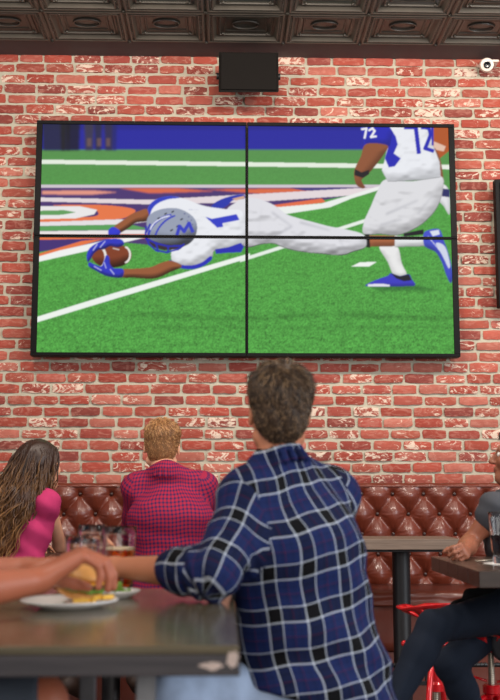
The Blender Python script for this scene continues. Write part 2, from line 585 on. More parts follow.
def add_torso(S, J, o=0.0, fat=1.0, k=0.05):
    P, W_, C_, N = J['pelvis'], J['waist'], J['chest'], J['neck']
    SL, SR = J['sl'], J['sr']
    lat = (SR - SL).normalized(); latp = (J['hr'] - J['hl']).normalized()
    up = (N - C_).normalized()
    U = (SL + SR) / 2 - up * 0.03
    fw = J.get('fw', 1.0)
    S.cone(P, W_, 0.112 * fat + o, 0.098 * fat + o, k, latp, 1.42 * fw)
    S.cone(W_, C_, 0.098 * fat + o, 0.112 * fat + o, k, lat, 1.42 * fw)
    S.cone(C_, U, 0.112 * fat + o, 0.078 * fat + o, k, lat, 1.55 * fw)
    for s_ in (SL, SR):
        S.cone(N - up * 0.015, s_, 0.044 + o, 0.050 * fat + o, 0.05)
        S.ell(s_, [0.056 * fat + o] * 3, None, 0.04)
def add_arm(S, a, b, c, o=0.0, th=1.0, end=1.0, o2=None):
    o2 = o if o2 is None else o2
    S.cone(a, b, 0.051 * th + o, 0.040 * th + o, 0.04)
    e = b + (c - b) * end
    m = b + (c - b) * 0.3
    S.cone(b, m, 0.040 * th + o, 0.042 * th + o, 0.03)
    if end > 0.3: S.cone(m, e, 0.042 * th + o, (0.042 - 0.016 * (end - 0.3) / 0.7) * th + o2, 0.03)
def add_leg(S, h, kn, an, toe, o=0.0, th=1.0, foot=True):
    S.cone(h, kn, 0.088 * th + o, 0.058 * th + o, 0.05)
    m = kn + (an - kn) * 0.3
    S.cone(kn, m, 0.057 * th + o, 0.056 * th + o, 0.03)
    S.cone(m, an, 0.056 * th + o, 0.038 * th + o, 0.03)
    if foot: S.cone(an, toe, 0.036 * th + o, 0.028 * th + o, 0.02)

def pts_box(pts, pad):
    a = np.array([tuple(p) for p in pts])
    return a.min(0) - pad, a.max(0) + pad

def folds(amp, fr, axis, wfr=9.0, wamp=1.6, seed=0.0, second=0.5):
    ax = Vector(axis).normalized()
    def fn(x, y, z):
        t = x * ax.x + y * ax.y + z * ax.z
        w = np.sin(x * wfr + seed) + np.sin(y * wfr * 1.3 + 1 + seed) + np.sin(z * wfr * 0.9 + 2.1 + seed * 2)
        a = np.sin(t * fr + wamp * w)
        m = 0.5 + 0.5 * np.sin(x * 11 + seed * 3 + 1.2 * np.sin(z * 8)) * np.cos(z * 9 + y * 7 + seed)
        b = np.sin(t * fr * 1.9 + 2.3 * w + 1.0)
        return (amp * (a * m + second * b * (1 - m) * 0.6)).astype(np.float32)
    return fn

def uv_regions(o, regions, arc=(0.2, 0.13)):
    """weave coordinates in metres: each region (pts, ref, kind); nearest one wins per face"""
    me = o.data
    n = len(me.vertices); P = np.empty(n * 3, np.float32); me.vertices.foreach_get('co', P); P = P.reshape(-1, 3)
    nf = len(me.polygons); lv = np.empty(nf * 4, np.int32); me.loops.foreach_get('vertex_index', lv); lv = lv.reshape(-1, 4)
    best = np.full(n, 1e9); reg = np.zeros(n, int); us = []; vs = []
    ts = np.linspace(-PI, PI, 721)
    a_, b_ = arc
    ds = np.sqrt((a_ * np.cos(ts)) ** 2 + (b_ * np.sin(ts)) ** 2)
    cum = np.concatenate([[0], np.cumsum((ds[1:] + ds[:-1]) / 2 * (ts[1] - ts[0]))]); total = cum[-1]; cum -= cum[360]
    per = []
    for ri, (pts, rad, ref, kind) in enumerate(regions):
        pts = [np.array(p, float) for p in pts]
        bu = np.full(n, 1e9); U = np.zeros(n); Vv = np.zeros(n); acc = 0.0
        for i in range(len(pts) - 1):
            a, b = pts[i], pts[i + 1]; ab = b - a; L = np.linalg.norm(ab); t_ = ab / L
            q = P - a; tt = q @ t_
            tc = np.clip(tt, 0, L)
            if i == 0: te = np.minimum(tt, L)
            elif i == len(pts) - 2: te = np.maximum(tt, 0)
            else: te = tc
            if len(pts) == 2: te = tt
            d = np.linalg.norm(q - tc[:, None] * t_, axis=1) - (rad[i] + (rad[i + 1] - rad[i]) * tc / L)
            r_ = np.array(ref, float); r_ -= t_ * (r_ @ t_); r_ /= np.linalg.norm(r_); s_ = np.cross(t_, r_)
            x = q @ s_; y = q @ r_
            if kind == 'torso':
                u = x + np.sign(x) * np.clip((b_ - y), 0, 1) * 0.55 * np.clip(np.abs(x) / 0.09, 0, 1)
            else:
                an = np.arctan2(x, y); u = an * (rad[0] * 0.95)
            m = d < bu
            bu[m] = d[m]; U[m] = u[m]; Vv[m] = (acc + te)[m]
            acc += L
        us.append(U); vs.append(Vv); per.append(9.0 if kind == 'torso' else 2 * PI * rad[0] * 0.95)
        m = bu < best; best[m] = bu[m]; reg[m] = ri
    fr = reg[lv[:, 0]]
    US = np.stack(us); VS = np.stack(vs); PR = np.array(per)
    u = US[fr[:, None], lv]; v = VS[fr[:, None], lv]; p = PR[fr][:, None]
    u = u - np.round((u - u[:, :1]) / p) * p
    u, v = u + 0.003 * np.sin(v * 17 + u * 5) + 0.002 * np.sin(v * 41 + 2), v + 0.004 * np.sin(u * 13 + v * 6 + 1) + 0.002 * np.sin(u * 47)
    uv = np.stack([u, v], -1).astype(np.float32)
    lay = me.uv_layers.new(name='weave'); lay.data.foreach_set('uv', uv.ravel())

def lips_attr(o, c=None, R=None, sc=1.0):
    me = o.data; n = len(me.vertices)
    P = np.empty(n * 3, np.float32); me.vertices.foreach_get('co', P); P = P.reshape(-1, 3)
    m = np.zeros((n, 3))
    if c is not None:
        q = (P - np.array(c)) @ np.array(R)
        q /= sc
        e = ((q[:, 0] / 0.022) ** 2 + ((q[:, 2] + 0.058) / 0.0125) ** 2)
        k = np.clip(1.4 - e, 0, 1) * (q[:, 1] > 0.08)
        m[:] = k[:, None] * 0.8
    color_attr(me, m, 'lips')

def add_eyes(parent, c, R, sc=1.0, iris=(70, 50, 35)):
    mi = simple('iris', iris, 0.2)
    for sx in (-1, 1):
        b = MB(); b.ball(c + R @ Vector((0.030 * sx, 0.079, 0.009)) * sc, 0.0118 * sc, 14)
        b.ball(c + R @ Vector((0.030 * sx, 0.0875, 0.009)) * sc, 0.0052 * sc, 10, 1)
        b.build('eye', [M['eye_white'], mi], parent)

def strands(name, roots, parent, colf, mat=None, n=4):
    """roots: list of (points, radii, colour0, colour1)"""
    V, Q, C = [], [], []; base = 0
    for pts, rad, c0, c1 in roots:
        m = len(pts)
        t0 = (pts[1] - pts[0]).normalized(); u = t0.orthogonal().normalized()
        for i, p in enumerate(pts):
            t = (pts[min(i + 1, m - 1)] - pts[max(i - 1, 0)])
            if t.length > 1e-9: t.normalize()
            else: t = t0
            u = (u - t * u.dot(t)); u = u.normalized() if u.length > 1e-6 else t.orthogonal().normalized()
            w = t.cross(u); f = i / (m - 1)
            c = [c0[k] + (c1[k] - c0[k]) * f for k in range(3)]
            for k in range(n):
                an = 2 * PI * k / n
                q = p + (u * math.cos(an) + w * math.sin(an)) * rad[i]
                V.append((q.x, q.y, q.z)); C.append(c)
        for i in range(m - 1):
            for k in range(n):
                l = (k + 1) % n
                Q.append((base + i * n + k, base + i * n + l, base + (i + 1) * n + l, base + (i + 1) * n + k))
        base += m * n
    o = np_mesh(name, np.array(V), np.array(Q), mat or M['hair'], parent)
    color_attr(o.data, np.array(C))
    return o

def hair_cap(S, c, R, sc=1.0, thick=0.014, nape=-0.06, front=0.055, puff=(0, 0, 0), side=0.45):
    """a solid cap of hair over the skull, cut away from face, ears and neck"""
    L = lambda x, y, z: c + R @ Vector((x, y, z)) * sc
    S.ell(L(0 + puff[0], -0.014 + puff[1], 0.040 + puff[2]), [(0.074 + thick * side) * sc, (0.094 + thick * 0.9) * sc, (0.083 + thick * 1.1) * sc], R, 0.0)
    S.ell(L(0, -0.035, 0.075), [(0.074 + thick * side) * sc * 0.97, 0.088 * sc, (0.052 + thick) * sc], R, 0.02)
    S.ell(L(0, -0.045, -0.012), [(0.054 + thick * .4) * sc, (0.054 + thick * .5) * sc, 0.062 * sc], R, 0.03)
    S.cut(L(0, front, 0.06), R @ Vector((0, 1, -0.55)))
    S.cut(L(0, 0, nape), R @ Vector((0, 0.35, -1)), 0.01)
    for sx in (-1, 1):
        S.sub(L(0.088 * sx, 0.012, -0.012), [0.034 * sc, 0.030 * sc, 0.042 * sc], R, 0.01)
        S.sub(L(0.080 * sx, 0.062, -0.01), [0.050 * sc, 0.045 * sc, 0.055 * sc], R, 0.01)

def short_hair(parent, c, R, cols, sc=1.0, side=0.45, thick=0.014, nape=-0.06, front=0.055, n=4200, length=0.026, swirl=0.4, puff=(0, 0, 0), seed=1, fold=0.0):
    S = Sdf(*pts_box([c], 0.16), 0.004)
    hair_cap(S, c, R, sc, thick, nape, front, puff, side)
    S.disp(folds(0.0028, 160, R @ Vector((1, 0.1, 0.2)), 30, 1.2, seed))
    P, Q = S.nets()
    o = np_mesh('hair', P, Q, M['hair'], parent)
    rr = np.random.default_rng(seed)
    base = np.array([lin(k) for k in cols])
    q = (P - np.array(c)) @ np.array(R)
    nz = 0.5 + 0.5 * np.sin(q[:, 0] * 150 + 3 * np.sin(q[:, 2] * 40)) * np.sin(q[:, 2] * 60 + q[:, 1] * 50)
    color_attr(o.data, base[0][None] * (0.7 + 0.5 * nz[:, None]))
    # short tufts combed over the cap
    me = o.data; N = np.empty(len(P) * 3, np.float32); me.vertices.foreach_get('normal', N); N = N.reshape(-1, 3)
    pick = rr.choice(len(P), size=min(n, len(P)), replace=False)
    down = R @ Vector((0, -0.15, -1)); cw = c + R @ Vector((0.01, -0.055, 0.115))
    L = []
    for i in pick:
        p = Vector(P[i]); nn = Vector(N[i])
        away = (p - cw); away = (away - nn * away.dot(nn))
        if away.length > 1e-5: away.normalize()
        sw = nn.cross(away)
        hgt = q[i, 2]
        d = (away + sw * swirl * math.exp(-((p - cw).length / 0.07) ** 2) + Vector(rr.normal(0, 0.15, 3))).normalized()
        ln = length * (0.6 + 0.6 * rr.random()) * (0.30 + 0.85 * min(1, max(0, (hgt - 0.0) / 0.11)))
        pts = [p - nn * 0.003, p + d * ln * 0.45 + nn * (0.001 + 0.004 * rr.random() * min(1, max(0.1, hgt / 0.1))), p + d * ln - nn * 0.001]
        r = 0.0011 + 0.0008 * rr.random()
        cc = base[rr.integers(0, len(base))] * (0.75 + 0.5 * rr.random())
        L.append((pts, (r, r * 0.9, r * 0.15), tuple(cc), tuple(cc * 1.15)))
    s_ = strands('hair_tuft', L, o, None)
    s_['kind'] = 'stuff'
    return o
# ------------------------------------------------------------------ the room
WX0, WX1 = -3.4, 3.6
def brick_wall():
    px, pz, jt = 0.187, 0.0677, 0.0150
    V, F, C, W = [], [], [], []
    r = random.Random(3)
    reds = [(160, 74, 60), (152, 66, 54), (166, 86, 72), (154, 74, 64), (136, 62, 54), (172, 102, 88), (156, 80, 66), (162, 84, 72), (126, 62, 56), (146, 70, 58)]
    rows = int(CEIL_Z / pz) + 1
    for j in range(rows):
        z0 = j * pz
        if z0 > CEIL_Z: break
        x = WX0 - r.random() * px
        x = WX0 + (0 if j % 2 else -px / 2) + r.uniform(-0.018, 0.018)
        zj = z0 + r.uniform(-0.002, 0.002)
        while x < WX1:
            w = px * r.choice((1, 1, 1, 1, 1, 1, 0.86, 1.1)) - jt + r.uniform(-0.006, 0.005)
            h = pz - jt + r.uniform(-0.005, 0.004)
            out = 0.011 + r.uniform(-0.003, 0.005)
            x0, x1 = max(x, WX0), min(x + w, WX1)
            if x1 - x0 > 0.03:
                nx, nz = 7, 4
                b = len(V)
                col = lin(r.choice(reds)); s = r.uniform(0.82, 1.14)
                wear = r.choice((-0.08, -0.04, -0.01, 0.02, 0.05, 0.08)) + r.uniform(-0.02, 0.02)
                if r.random() < 0.05: wear = 0.13
                tz = r.uniform(-0.0025, 0.0025)
                for kz in range(nz):
                    for kx in range(nx):
                        fx, fz = kx / (nx - 1), kz / (nz - 1)
                        vx = x0 + fx * (x1 - x0); vz = zj + fz * h + tz * (fx - .5)
                        edge = kx in (0, nx - 1) or kz in (0, nz - 1)
                        corner = kx in (0, nx - 1) and kz in (0, nz - 1)
                        if edge:
                            vx += r.uniform(-0.0025, 0.0025); vz += r.uniform(-0.0024, 0.0024)
                        if corner:
                            vx += (0.005 if kx == 0 else -0.005) * r.random(); vz += (0.005 if kz == 0 else -0.005) * r.random()
                        o_ = out - (0.0035 if edge else 0) - (0.003 if corner else 0) + r.uniform(-0.0008, 0.0008)
                        V.append((vx, WALL_Y - o_, min(vz, CEIL_Z)))
                for kz in range(nz - 1):
                    for kx in range(nx - 1):
                        a = b + kz * nx + kx
                        F.append((a, a + 1, a + nx + 1, a + nx))
                ring = [b + k for k in range(nx)] + [b + k * nx + nx - 1 for k in range(1, nz)] + \
                       [b + (nz - 1) * nx + k for k in range(nx - 2, -1, -1)] + [b + k * nx for k in range(nz - 2, 0, -1)]
                b2 = len(V)
                for i in ring: V.append((V[i][0], WALL_Y + 0.01, V[i][2]))
                m = len(ring)
                for i in range(m):
                    l = (i + 1) % m
                    F.append((ring[l], ring[i], b2 + i, b2 + l))
                nv = len(V) - b
                C.extend([tuple(k * s for k in col)] * nv); W.extend([(wear,) * 3] * nv)
            x += w + jt + r.uniform(-0.002, 0.003)
    me = bpy.data.meshes.new('wall_back'); nb = len(V); nfb = len(F)
    nx, nz = 240, 140
    for k in range(nz + 1):
        for i in range(nx + 1):
            V.append((WX0 + (WX1 - WX0) * i / nx, WALL_Y + r.uniform(-0.002, 0.002), CEIL_Z * k / nz))
    for k in range(nz):
        for i in range(nx):
            a = nb + k * (nx + 1) + i
            F.append((a, a + 1, a + nx + 2, a + nx + 1))
    b = len(V)
    for y in (WALL_Y + 0.003, WALL_Y + 0.2):
        for (xx, zz) in ((WX0, 0), (WX1, 0), (WX1, CEIL_Z), (WX0, CEIL_Z)): V.append((xx, y, zz))
    F += [(b + 4, b + 7, b + 6, b + 5), (b, b + 4, b + 5, b + 1), (b + 3, b + 2, b + 6, b + 7), (b, b + 3, b + 7, b + 4), (b + 1, b + 5, b + 6, b + 2)]
    C.extend([(.5, .5, .5)] * (len(V) - nb)); W.extend([(0, 0, 0)] * (len(V) - nb))
    me.from_pydata(V, [], F); me.update()
    me.materials.append(M['brick']); me.materials.append(M['mortar'])
    mi = np.zeros(len(F), np.int32); mi[nfb:] = 1
    me.polygons.foreach_set('material_index', mi)
    color_attr(me, np.array(C)); color_attr(me, np.array(W), 'wear')
    o = bpy.data.objects.new('wall_back', me); COL.objects.link(o)
    tag(o, 'weathered red brick wall with pale mortar behind the screens', None, None, 'structure')
brick_wall()

b = MB(); b.box((0.1, 2.6, -0.05), (7.0, 7.6, 0.1)); f_ = b.build('floor', M['floor'], None, False); f_['kind'] = 'structure'

def ceiling():
    tx, ty = 0.47, 0.405
    y_edge = at(240, 42, 6).y
    # where the ceiling plane meets the photo row 42
    r = FWD + UPV * ((350 - 42) / FPX)
    y_edge = r.y * (CEIL_Z - CAM.z) / r.z
    b = MB(); r2 = random.Random(5)
    x_ref = (FWD + UPV * ((350 - 41) / FPX) + RGT * ((53 - 250) / FPX)); x_ref = x_ref.x * (CEIL_Z - CAM.z) / x_ref.z
    nx0, nx1 = -5, 8
    Z = CEIL_Z
    def ring(cx, cy, hx, hy, prof):
        """nested rectangular moulding: prof = [(inset, drop)]"""
        base = []
        for ins, dz in prof:
            i = len(b.v)
            for (sx, sy) in ((-1, -1), (1, -1), (1, 1), (-1, 1)):
                b.v.append((cx + sx * (hx - ins), cy + sy * (hy - ins), Z - dz))
            base.append(i)
        for k in range(len(base) - 1):
            for q in range(4):
                w = (q + 1) % 4
                b.f.append((base[k] + q, base[k + 1] + q, base[k + 1] + w, base[k] + w)); b.mi.append(0)
        return base[-1]
    for ix in range(nx0, nx1):
        for iy in range(0, 9):
            cx = x_ref + (ix + 0.5) * tx; cy = y_edge - (iy + 0.5) * ty
            hx, hy = tx / 2, ty / 2
            prof = [(0, 0.0), (0.006, 0.004), (0.012, 0.012), (0.020, 0.012), (0.026, 0.005), (0.034, 0.005), (0.038, 0.011), (0.044, 0.011), (0.050, 0.0),
                    (0.062, -0.012), (0.072, -0.012), (0.076, -0.006), (0.082, -0.006), (0.086, -0.014), (0.105, -0.022), (0.110, -0.017), (0.116, -0.017), (0.120, -0.022)]
            i = ring(cx, cy, hx, hy, prof)
            b.f.append((i, i + 3, i + 2, i + 1)); b.mi.append(0)
            # oval medallion and corner bosses
            ov = [(cx + 0.078 * math.cos(t), cy + 0.052 * math.sin(t), Z + 0.016) for t in [2 * PI * k / 28 for k in range(28)]]
            b.tube(ov, 0.0055, 6, closed=True)
            ov = [(cx + 0.060 * math.cos(t), cy + 0.038 * math.sin(t), Z + 0.018) for t in [2 * PI * k / 24 for k in range(24)]]
            b.tube(ov, 0.0025, 5, closed=True)
            for sx in (-1, 1):
                for sy in (-1, 1):
                    b.ball((cx + sx * (hx - 0.10), cy + sy * (hy - 0.088), Z + 0.012), 0.009, 8)
                    b.ball((cx + sx * hx, cy + sy * hy, Z - 0.006), 0.012, 8)
                    b.tube([(cx + sx * (hx - 0.125), cy + sy * (hy - 0.12), Z + 0.021), (cx + sx * (hx - 0.17), cy + sy * (hy - 0.12), Z + 0.020)], 0.004, 5)
            # beaded rims
            for k in range(11):
                u = -1 + 2 * (k + 0.5) / 11
                for s_ in (-1, 1):
                    b.ball((cx + u * (hx - 0.03), cy + s_ * (hy - 0.030), Z - 0.005), 0.0045, 6)
                    b.ball((cx + s_ * (hx - 0.03), cy + u * (hy - 0.03), Z - 0.005), 0.0045, 6)
    b.box((0.1, 2.6, Z + 0.09), (7.2, 7.8, 0.1))
    o = b.build('ceiling', M['tin'], None, True, sharp=35)
    tag(o, 'dark pressed tin ceiling of square panels with oval medallions', None, None, 'structure')
    b = MB(); b.box((0.1, (y_edge + WALL_Y) / 2, Z + 0.02), (7.2, WALL_Y - y_edge, 0.04))
    b.box((0.1, y_edge - 0.006, Z + 0.008), (7.2, 0.016, 0.03))
    o = b.build('trim_1', M['soffit'], None, False, bevel=0.003)
    tag(o, 'dark painted band between tin ceiling and brick wall', None, None, 'structure')
ceiling()

# ------------------------------------------------------------------ tufted booth bench
def bench():
    x0, x1 = -2.30, 2.40
    yb = WALL_Y - 0.02
    top = at(250, 483, 6.10).z
    row0 = at(409, 494, 6.13); dp = 0.184
    zs = [at(409, y, 6.13).z for y in (494, 515.5, 535.5, 555.5, 575)]
    dz = (zs[0] - zs[-1]) / 4
    zseat = 0.775
    t = thing('booth_bench', (0, 6.0, 0), 'long oxblood leather booth bench with button tufted back along the brick wall', 'bench')
    xs0 = at(394, 494, 6.13).x
    H = 0.0065
    nx = int((x1 - x0) / H); zb = zseat - 0.02; nz = int((top - 0.025 - zb) / H)
    X, Z = np.meshgrid(np.linspace(x0, x1, nx), np.linspace(zb, top - 0.022, nz), indexing='xy')
    U = (X - xs0) / dp + (Z - zs[0]) / (2 * dz); Vv = (X - xs0) / dp - (Z - zs[0]) / (2 * dz)
    su, sv = np.abs(np.sin(PI * U)), np.abs(np.sin(PI * Vv))
    h = 0.034 * (su * sv) ** 1.1 + 0.010 * np.sqrt(su * sv + 0.002)
    # nearest button
    bx = np.round(U); by = np.round(Vv)
    ii, jj = bx, by
    cx = xs0 + dp * (ii + jj) / 2; cz = zs[0] + dz * (ii - jj)
    dx, dzz = X - cx, Z - cz; r = np.sqrt(dx ** 2 + dzz ** 2); an = np.arctan2(dzz, dx)
    ph = np.sin(ii * 12.9 + jj * 78.2) * 6
    h -= 0.024 * np.exp(-(r / 0.024) ** 2)
    wr = np.sin(an * 13 + ph + 1.3 * np.sin(an * 3 + ph)) * (0.5 + 0.5 * np.sin(an * 5 + 2 * ph))
    h += 0.0060 * wr * np.exp(-((r - 0.034) / 0.024) ** 2)
    h += 0.0014 * np.sin(an * 21 + ph * 2) * np.exp(-((r - 0.05) / 0.03) ** 2)
    h += 0.0014 * np.sin(X * 31 + np.sin(Z * 27) * 2) * np.sin(Z * 35 + X * 9)
    # fade into the rolled top and the seat
    tp = np.clip((top - 0.02 - Z) / 0.05, 0, 1); h = h * (0.25 + 0.75 * tp) + 0.010 * (1 - tp)
    Y = yb - 0.105 - h
    P = np.stack([X, Y, Z], -1).reshape(-1, 3)
    idx = np.arange(nx * nz).reshape(nz, nx)
    Q = np.stack([idx[:-1, :-1], idx[:-1, 1:], idx[1:, 1:], idx[1:, :-1]], -1).reshape(-1, 4)
    # closing shell: roll over the top, back and ends
    P = P.tolist(); Q = Q.tolist()
    prev = idx[-1].tolist(); 
    yf = yb - 0.105
    prof = [(-0.012, 0.010), (-0.008, 0.020), (0.006, 0.026), (0.03, 0.027), (0.08, 0.026), (0.105, 0.02), (0.105, -0.5)]
    for (dy, dz_) in prof:
        b0 = len(P); xs = np.linspace(x0, x1, nx)
        for i in range(nx):
            P.append([xs[i], yf + dy, top - 0.026 + dz_ + 0.0012 * math.sin(xs[i] * 37)])
        for i in range(nx - 1): Q.append([prev[i], prev[i + 1], b0 + i + 1, b0 + i])
        prev = list(range(b0, b0 + nx))
    o = np_mesh('backrest', np.array(P), np.array(Q), M['leather'], t)
    o['label'] = 'diamond button tufted leather backrest'
    # piping along the top
    b = MB(); b.tube([(x, yf - 0.013, top - 0.018) for x in np.linspace(x0, x1, 60)], 0.006, 8)
    b.build('piping', M['leather'], o)
    # seat cushion, lower front panel, kick board
    def slab(y0, y1, z0, z1, r, nm, wob=0.004, seed=0):
        m = MB(); n = 160; pr = [(y1, z1 - 0.002), (y0 + r, z1)]
        for k in range(1, 7):
            a = PI / 2 * k / 6; pr.append((y0 + r - r * math.sin(a), z1 - r + r * math.cos(a)))
        for k in range(1, 6): pr.append((y0 + 0.004 * math.sin(k), z1 - r - (z1 - r - z0) * k / 5))
        pr.append((y1, z0))
        for i in range(n + 1):
            x = x0 + (x1 - x0) * i / n
            for k, (y, z) in enumerate(pr):
                w = wob * math.sin(x * 9 + seed + k * 0.4) * math.sin(x * 23 + k) if 0 < k < len(pr) - 1 else 0
                m.v.append((x, y + w, z + w * 0.5))
        K = len(pr)
        for i in range(n):
            for k in range(K):
                l = (k + 1) % K
                m.f.append((i * K + k, (i + 1) * K + k, (i + 1) * K + l, i * K + l)); m.mi.append(0)
        m.f.append(tuple(range(K))); m.f.append(tuple(n * K + k for k in range(K - 1, -1, -1))); m.mi += [0, 0]
        return m.build(nm, M['leather'], t)
    slab(5.66, yb - 0.10, 0.70, zseat, 0.03, 'seat')
    slab(5.70, yb - 0.02, 0.46, 0.705, 0.012, 'front_panel', 0.003, 2)
    slab(5.72, yb - 0.02, 0.10, 0.455, 0.012, 'front_panel', 0.003, 4)
    m = MB(); m.box(((x0 + x1) / 2, 6.0, 0.05), (x1 - x0, 0.42, 0.1)); m.build('plinth', M['dark_wood'], t, False)
    # buttons
    proto = None; cnt = 0
    stuff = MB()
    for i in range(-14, 14):
        for k in range(5):
            z = zs[0] - dz * k; x = xs0 + dp * (i + (0.5 if k % 2 else 0))
            if not (x0 + 0.05 < x < x1 - 0.05) or z < zseat + 0.02: continue
            if -1.5 < x < 1.8 :
                if proto is None:
                    m = MB(); m.ball((0, 0, 0), 0.0105, 12, sc=(1, 0.45, 1))
                    proto = m.build('button', M['button'], t); q = proto
                else:
                    q = proto.copy(); COL.objects.link(q)
                q.location = (x, yf + 0.008, z); cnt += 1
                if q is not proto: q.parent = t; q.matrix_parent_inverse = proto.matrix_parent_inverse
            else: stuff.ball((x, yf + 0.004, z), 0.0105, 10, sc=(1, .45, 1))
    o = stuff.build('button', M['button'], t); o['kind'] = 'stuff'
bench()

# ------------------------------------------------------------------ tables
def slab_top(m, x0, x1, y0, y1, z1, th):
    m.box(((x0 + x1) / 2, (y0 + y1) / 2, z1 - th / 2), (x1 - x0, y1 - y0, th))

def big_table():
    p = at(240, 640, 1.762)
    xr = p.x; y0 = 1.762; y1 = 2.80; z1 = 1.05; x0 = -0.74
    t = thing('high_table', ((x0 + xr) / 2, (y0 + y1) / 2, 0), 'dark lacquered high table in the foreground under the plates', 'table')
    m = MB(); slab_top(m, x0 + 0.001, xr - 0.001, y0 + 0.001, y1, z1, 0.014)
    m.build('tabletop', M['table_top'], t, False, bevel=0.003)
    m = MB()
    m.box(((x0 + xr) / 2, y0 + 0.02, z1 - 0.0315), (xr - x0, 0.04, 0.046 - 0.012)); m.box(((x0 + xr) / 2, y1 - 0.02, z1 - 0.0315), (xr - x0, 0.04, 0.034))
    for x in (x0 + 0.02, xr - 0.02): m.box((x, (y0 + y1) / 2, z1 - 0.0315), (0.04, y1 - y0 - 0.08, 0.034))
    m.box(((x0 + xr) / 2, (y0 + y1) / 2, z1 - 0.020), (xr - x0 - 0.08, y1 - y0 - 0.08, 0.012))
    o = m.build('edge_band', M['table_edge'], t, False, bevel=0.002); o['label'] = 'blackened thick table edge'
    # worn pale patches on the corner
    m = MB()
    for cx_, cz_, sx_, sz_, sd in ((xr - 0.012, z1 - 0.022, 0.012, 0.017, 1), (xr - 0.046, z1 - 0.032, 0.022, 0.008, 2)):
        q = random.Random(sd); pl = [(cx_ + sx_ * math.cos(2 * PI * k / 16) * q.uniform(0.6, 1.05), cz_ + sz_ * math.sin(2 * PI * k / 16) * q.uniform(0.6, 1.05)) for k in range(16)]
        m.add([(x, y0 - 0.0006, z) for x, z in pl] + [(x, y0 + 0.004, z) for x, z in pl], [tuple(range(15, -1, -1))] + [(k, (k + 1) % 16, 16 + (k + 1) % 16, 16 + k) for k in range(16)])
    m.build('worn_corner', M['bare_wood'], t, False)
    # steel trestle legs, splayed
    for (px_, yy, s, sh) in ((141, y0 + 0.22, -1, 0.02), (98, y1 - 0.30, 1, -0.05), (-60, y0 + 0.22, -1, 0.0), (-70, y1 - 0.30, 1, 0.0)):
        m = MB(); xc = at(px_, 685, yy).x
        a = Vector((xc, yy, z1 - 0.03)); b_ = Vector((xc + sh, yy + s * 0.10, 0.0))
        d = (b_ - a)
        m.box((a + b_) / 2, (0.036, 0.03, d.length), Matrix.Rotation(math.atan2(d.y, -d.z), 3, 'X'))
        m.build('leg', M['gray_steel'], t, False, bevel=0.003)
    m = MB(); m.tube([(at(141, 685, y0 + 0.22).x + 0.01, y0 + 0.155, 0.35), (at(98, 685, y1 - 0.30).x - 0.03, y1 - 0.235, 0.35)], 0.014, 8); m.tube([(at(-60, 685, y0 + 0.22).x, y0 + 0.155, 0.35), (at(-70, 685, y1 - 0.30).x, y1 - 0.235, 0.35)], 0.014, 8); m.build('stretcher', M['gray_steel'], t, False, bevel=0.003)
    return x0, xr, y0, y1
TX0, TX1, TY0, TY1 = big_table()

def pillar_table(name_label, x0, x1, y0, y1, z1, th, leg_x, leg_y, lr, mt, rail=None):
    t = thing('high_table', (leg_x, leg_y, 0), name_label, 'table')
    m = MB(); nb_ = 5
    for i in range(nb_):
        w = (x1 - x0)
        ya = y0 + (y1 - y0) * i / nb_; yb_ = y0 + (y1 - y0) * (i + 1) / nb_
        m.box(((x0 + x1) / 2, (ya + yb_) / 2, z1 - th / 2), (w, yb_ - ya - 0.0012, th))
    m.build('tabletop', mt, t, False, bevel=0.0025)
    m = MB(); m.lathe([(0, 0), (0.24, 0), (0.24, 0.012), (0.05, 0.03), (lr, 0.04), (lr, z1 - th - 0.012), (0.0, z1 - th - 0.012)], (leg_x, leg_y, 0), 32)
    m.build('pillar', M['black_metal'], t, sharp=30)
    m = MB(); m.box((leg_x, leg_y, z1 - th - 0.007), (0.4, min(0.32, y1 - y0 - 0.06), 0.012)); m.build('mounting_plate', M['black_metal'], t, False)
    if rail:
        xa, xb, ry, rz = rail
        m = MB(); m.tube([(xa, ry, rz), (xb, ry, rz)], 0.011, 10)
        x = xa
        k = 0
        while x < xb:
            m.tube([(x, ry - 0.0125, rz - 0.006), (x + 0.006, ry - 0.009, rz + 0.009), (x + 0.012, ry + 0.004, rz + 0.012)], 0.003, 5)
            x += 0.02
        m.build('foot_rail', M['black_metal'], t)
        m = MB(); m.box((leg_x + 0.12, ry + 0.012, rz - 0.05), (0.03, 0.02, 0.10)); m.box((leg_x + 0.06, ry + 0.012, rz - 0.09), (0.12, 0.02, 0.02)); m.build('bracket', M['black_metal'], t, False, bevel=0.002)
    return t
# far right: grey plank top on a black pillar
pa = at(401, 560, 5.45)
pillar_table('grey plank high table on a thick black pillar beside the right booth', 0.42, 1.20, 5.25, 5.64, at(400, 540, 5.25).z + 0.004, 0.052, pa.x, 5.45, 0.046, M['grey_wood'],
             (pa.x - 0.10, pa.x + 0.75, 5.40, at(470, 665, 5.4).z))
# near right: dark table of the seated woman
qa = at(479, 571, 3.27)
Z_NEAR = qa.z
pillar_table('dark brown thick high table at the right edge under the dark beer', qa.x, qa.x + 0.75, 3.27, 4.02, qa.z, 0.052, qa.x + 0.42, 3.62, 0.04, M['dark_wood'])
# behind the foreground drinks: the table of the girl and the man in red
pillar_table('dark high table in front of the left booth, by the girl in pink', -1.0, -0.12, 5.05, 5.60, 1.00, 0.05, -0.55, 5.36, 0.046, M['dark_wood'])

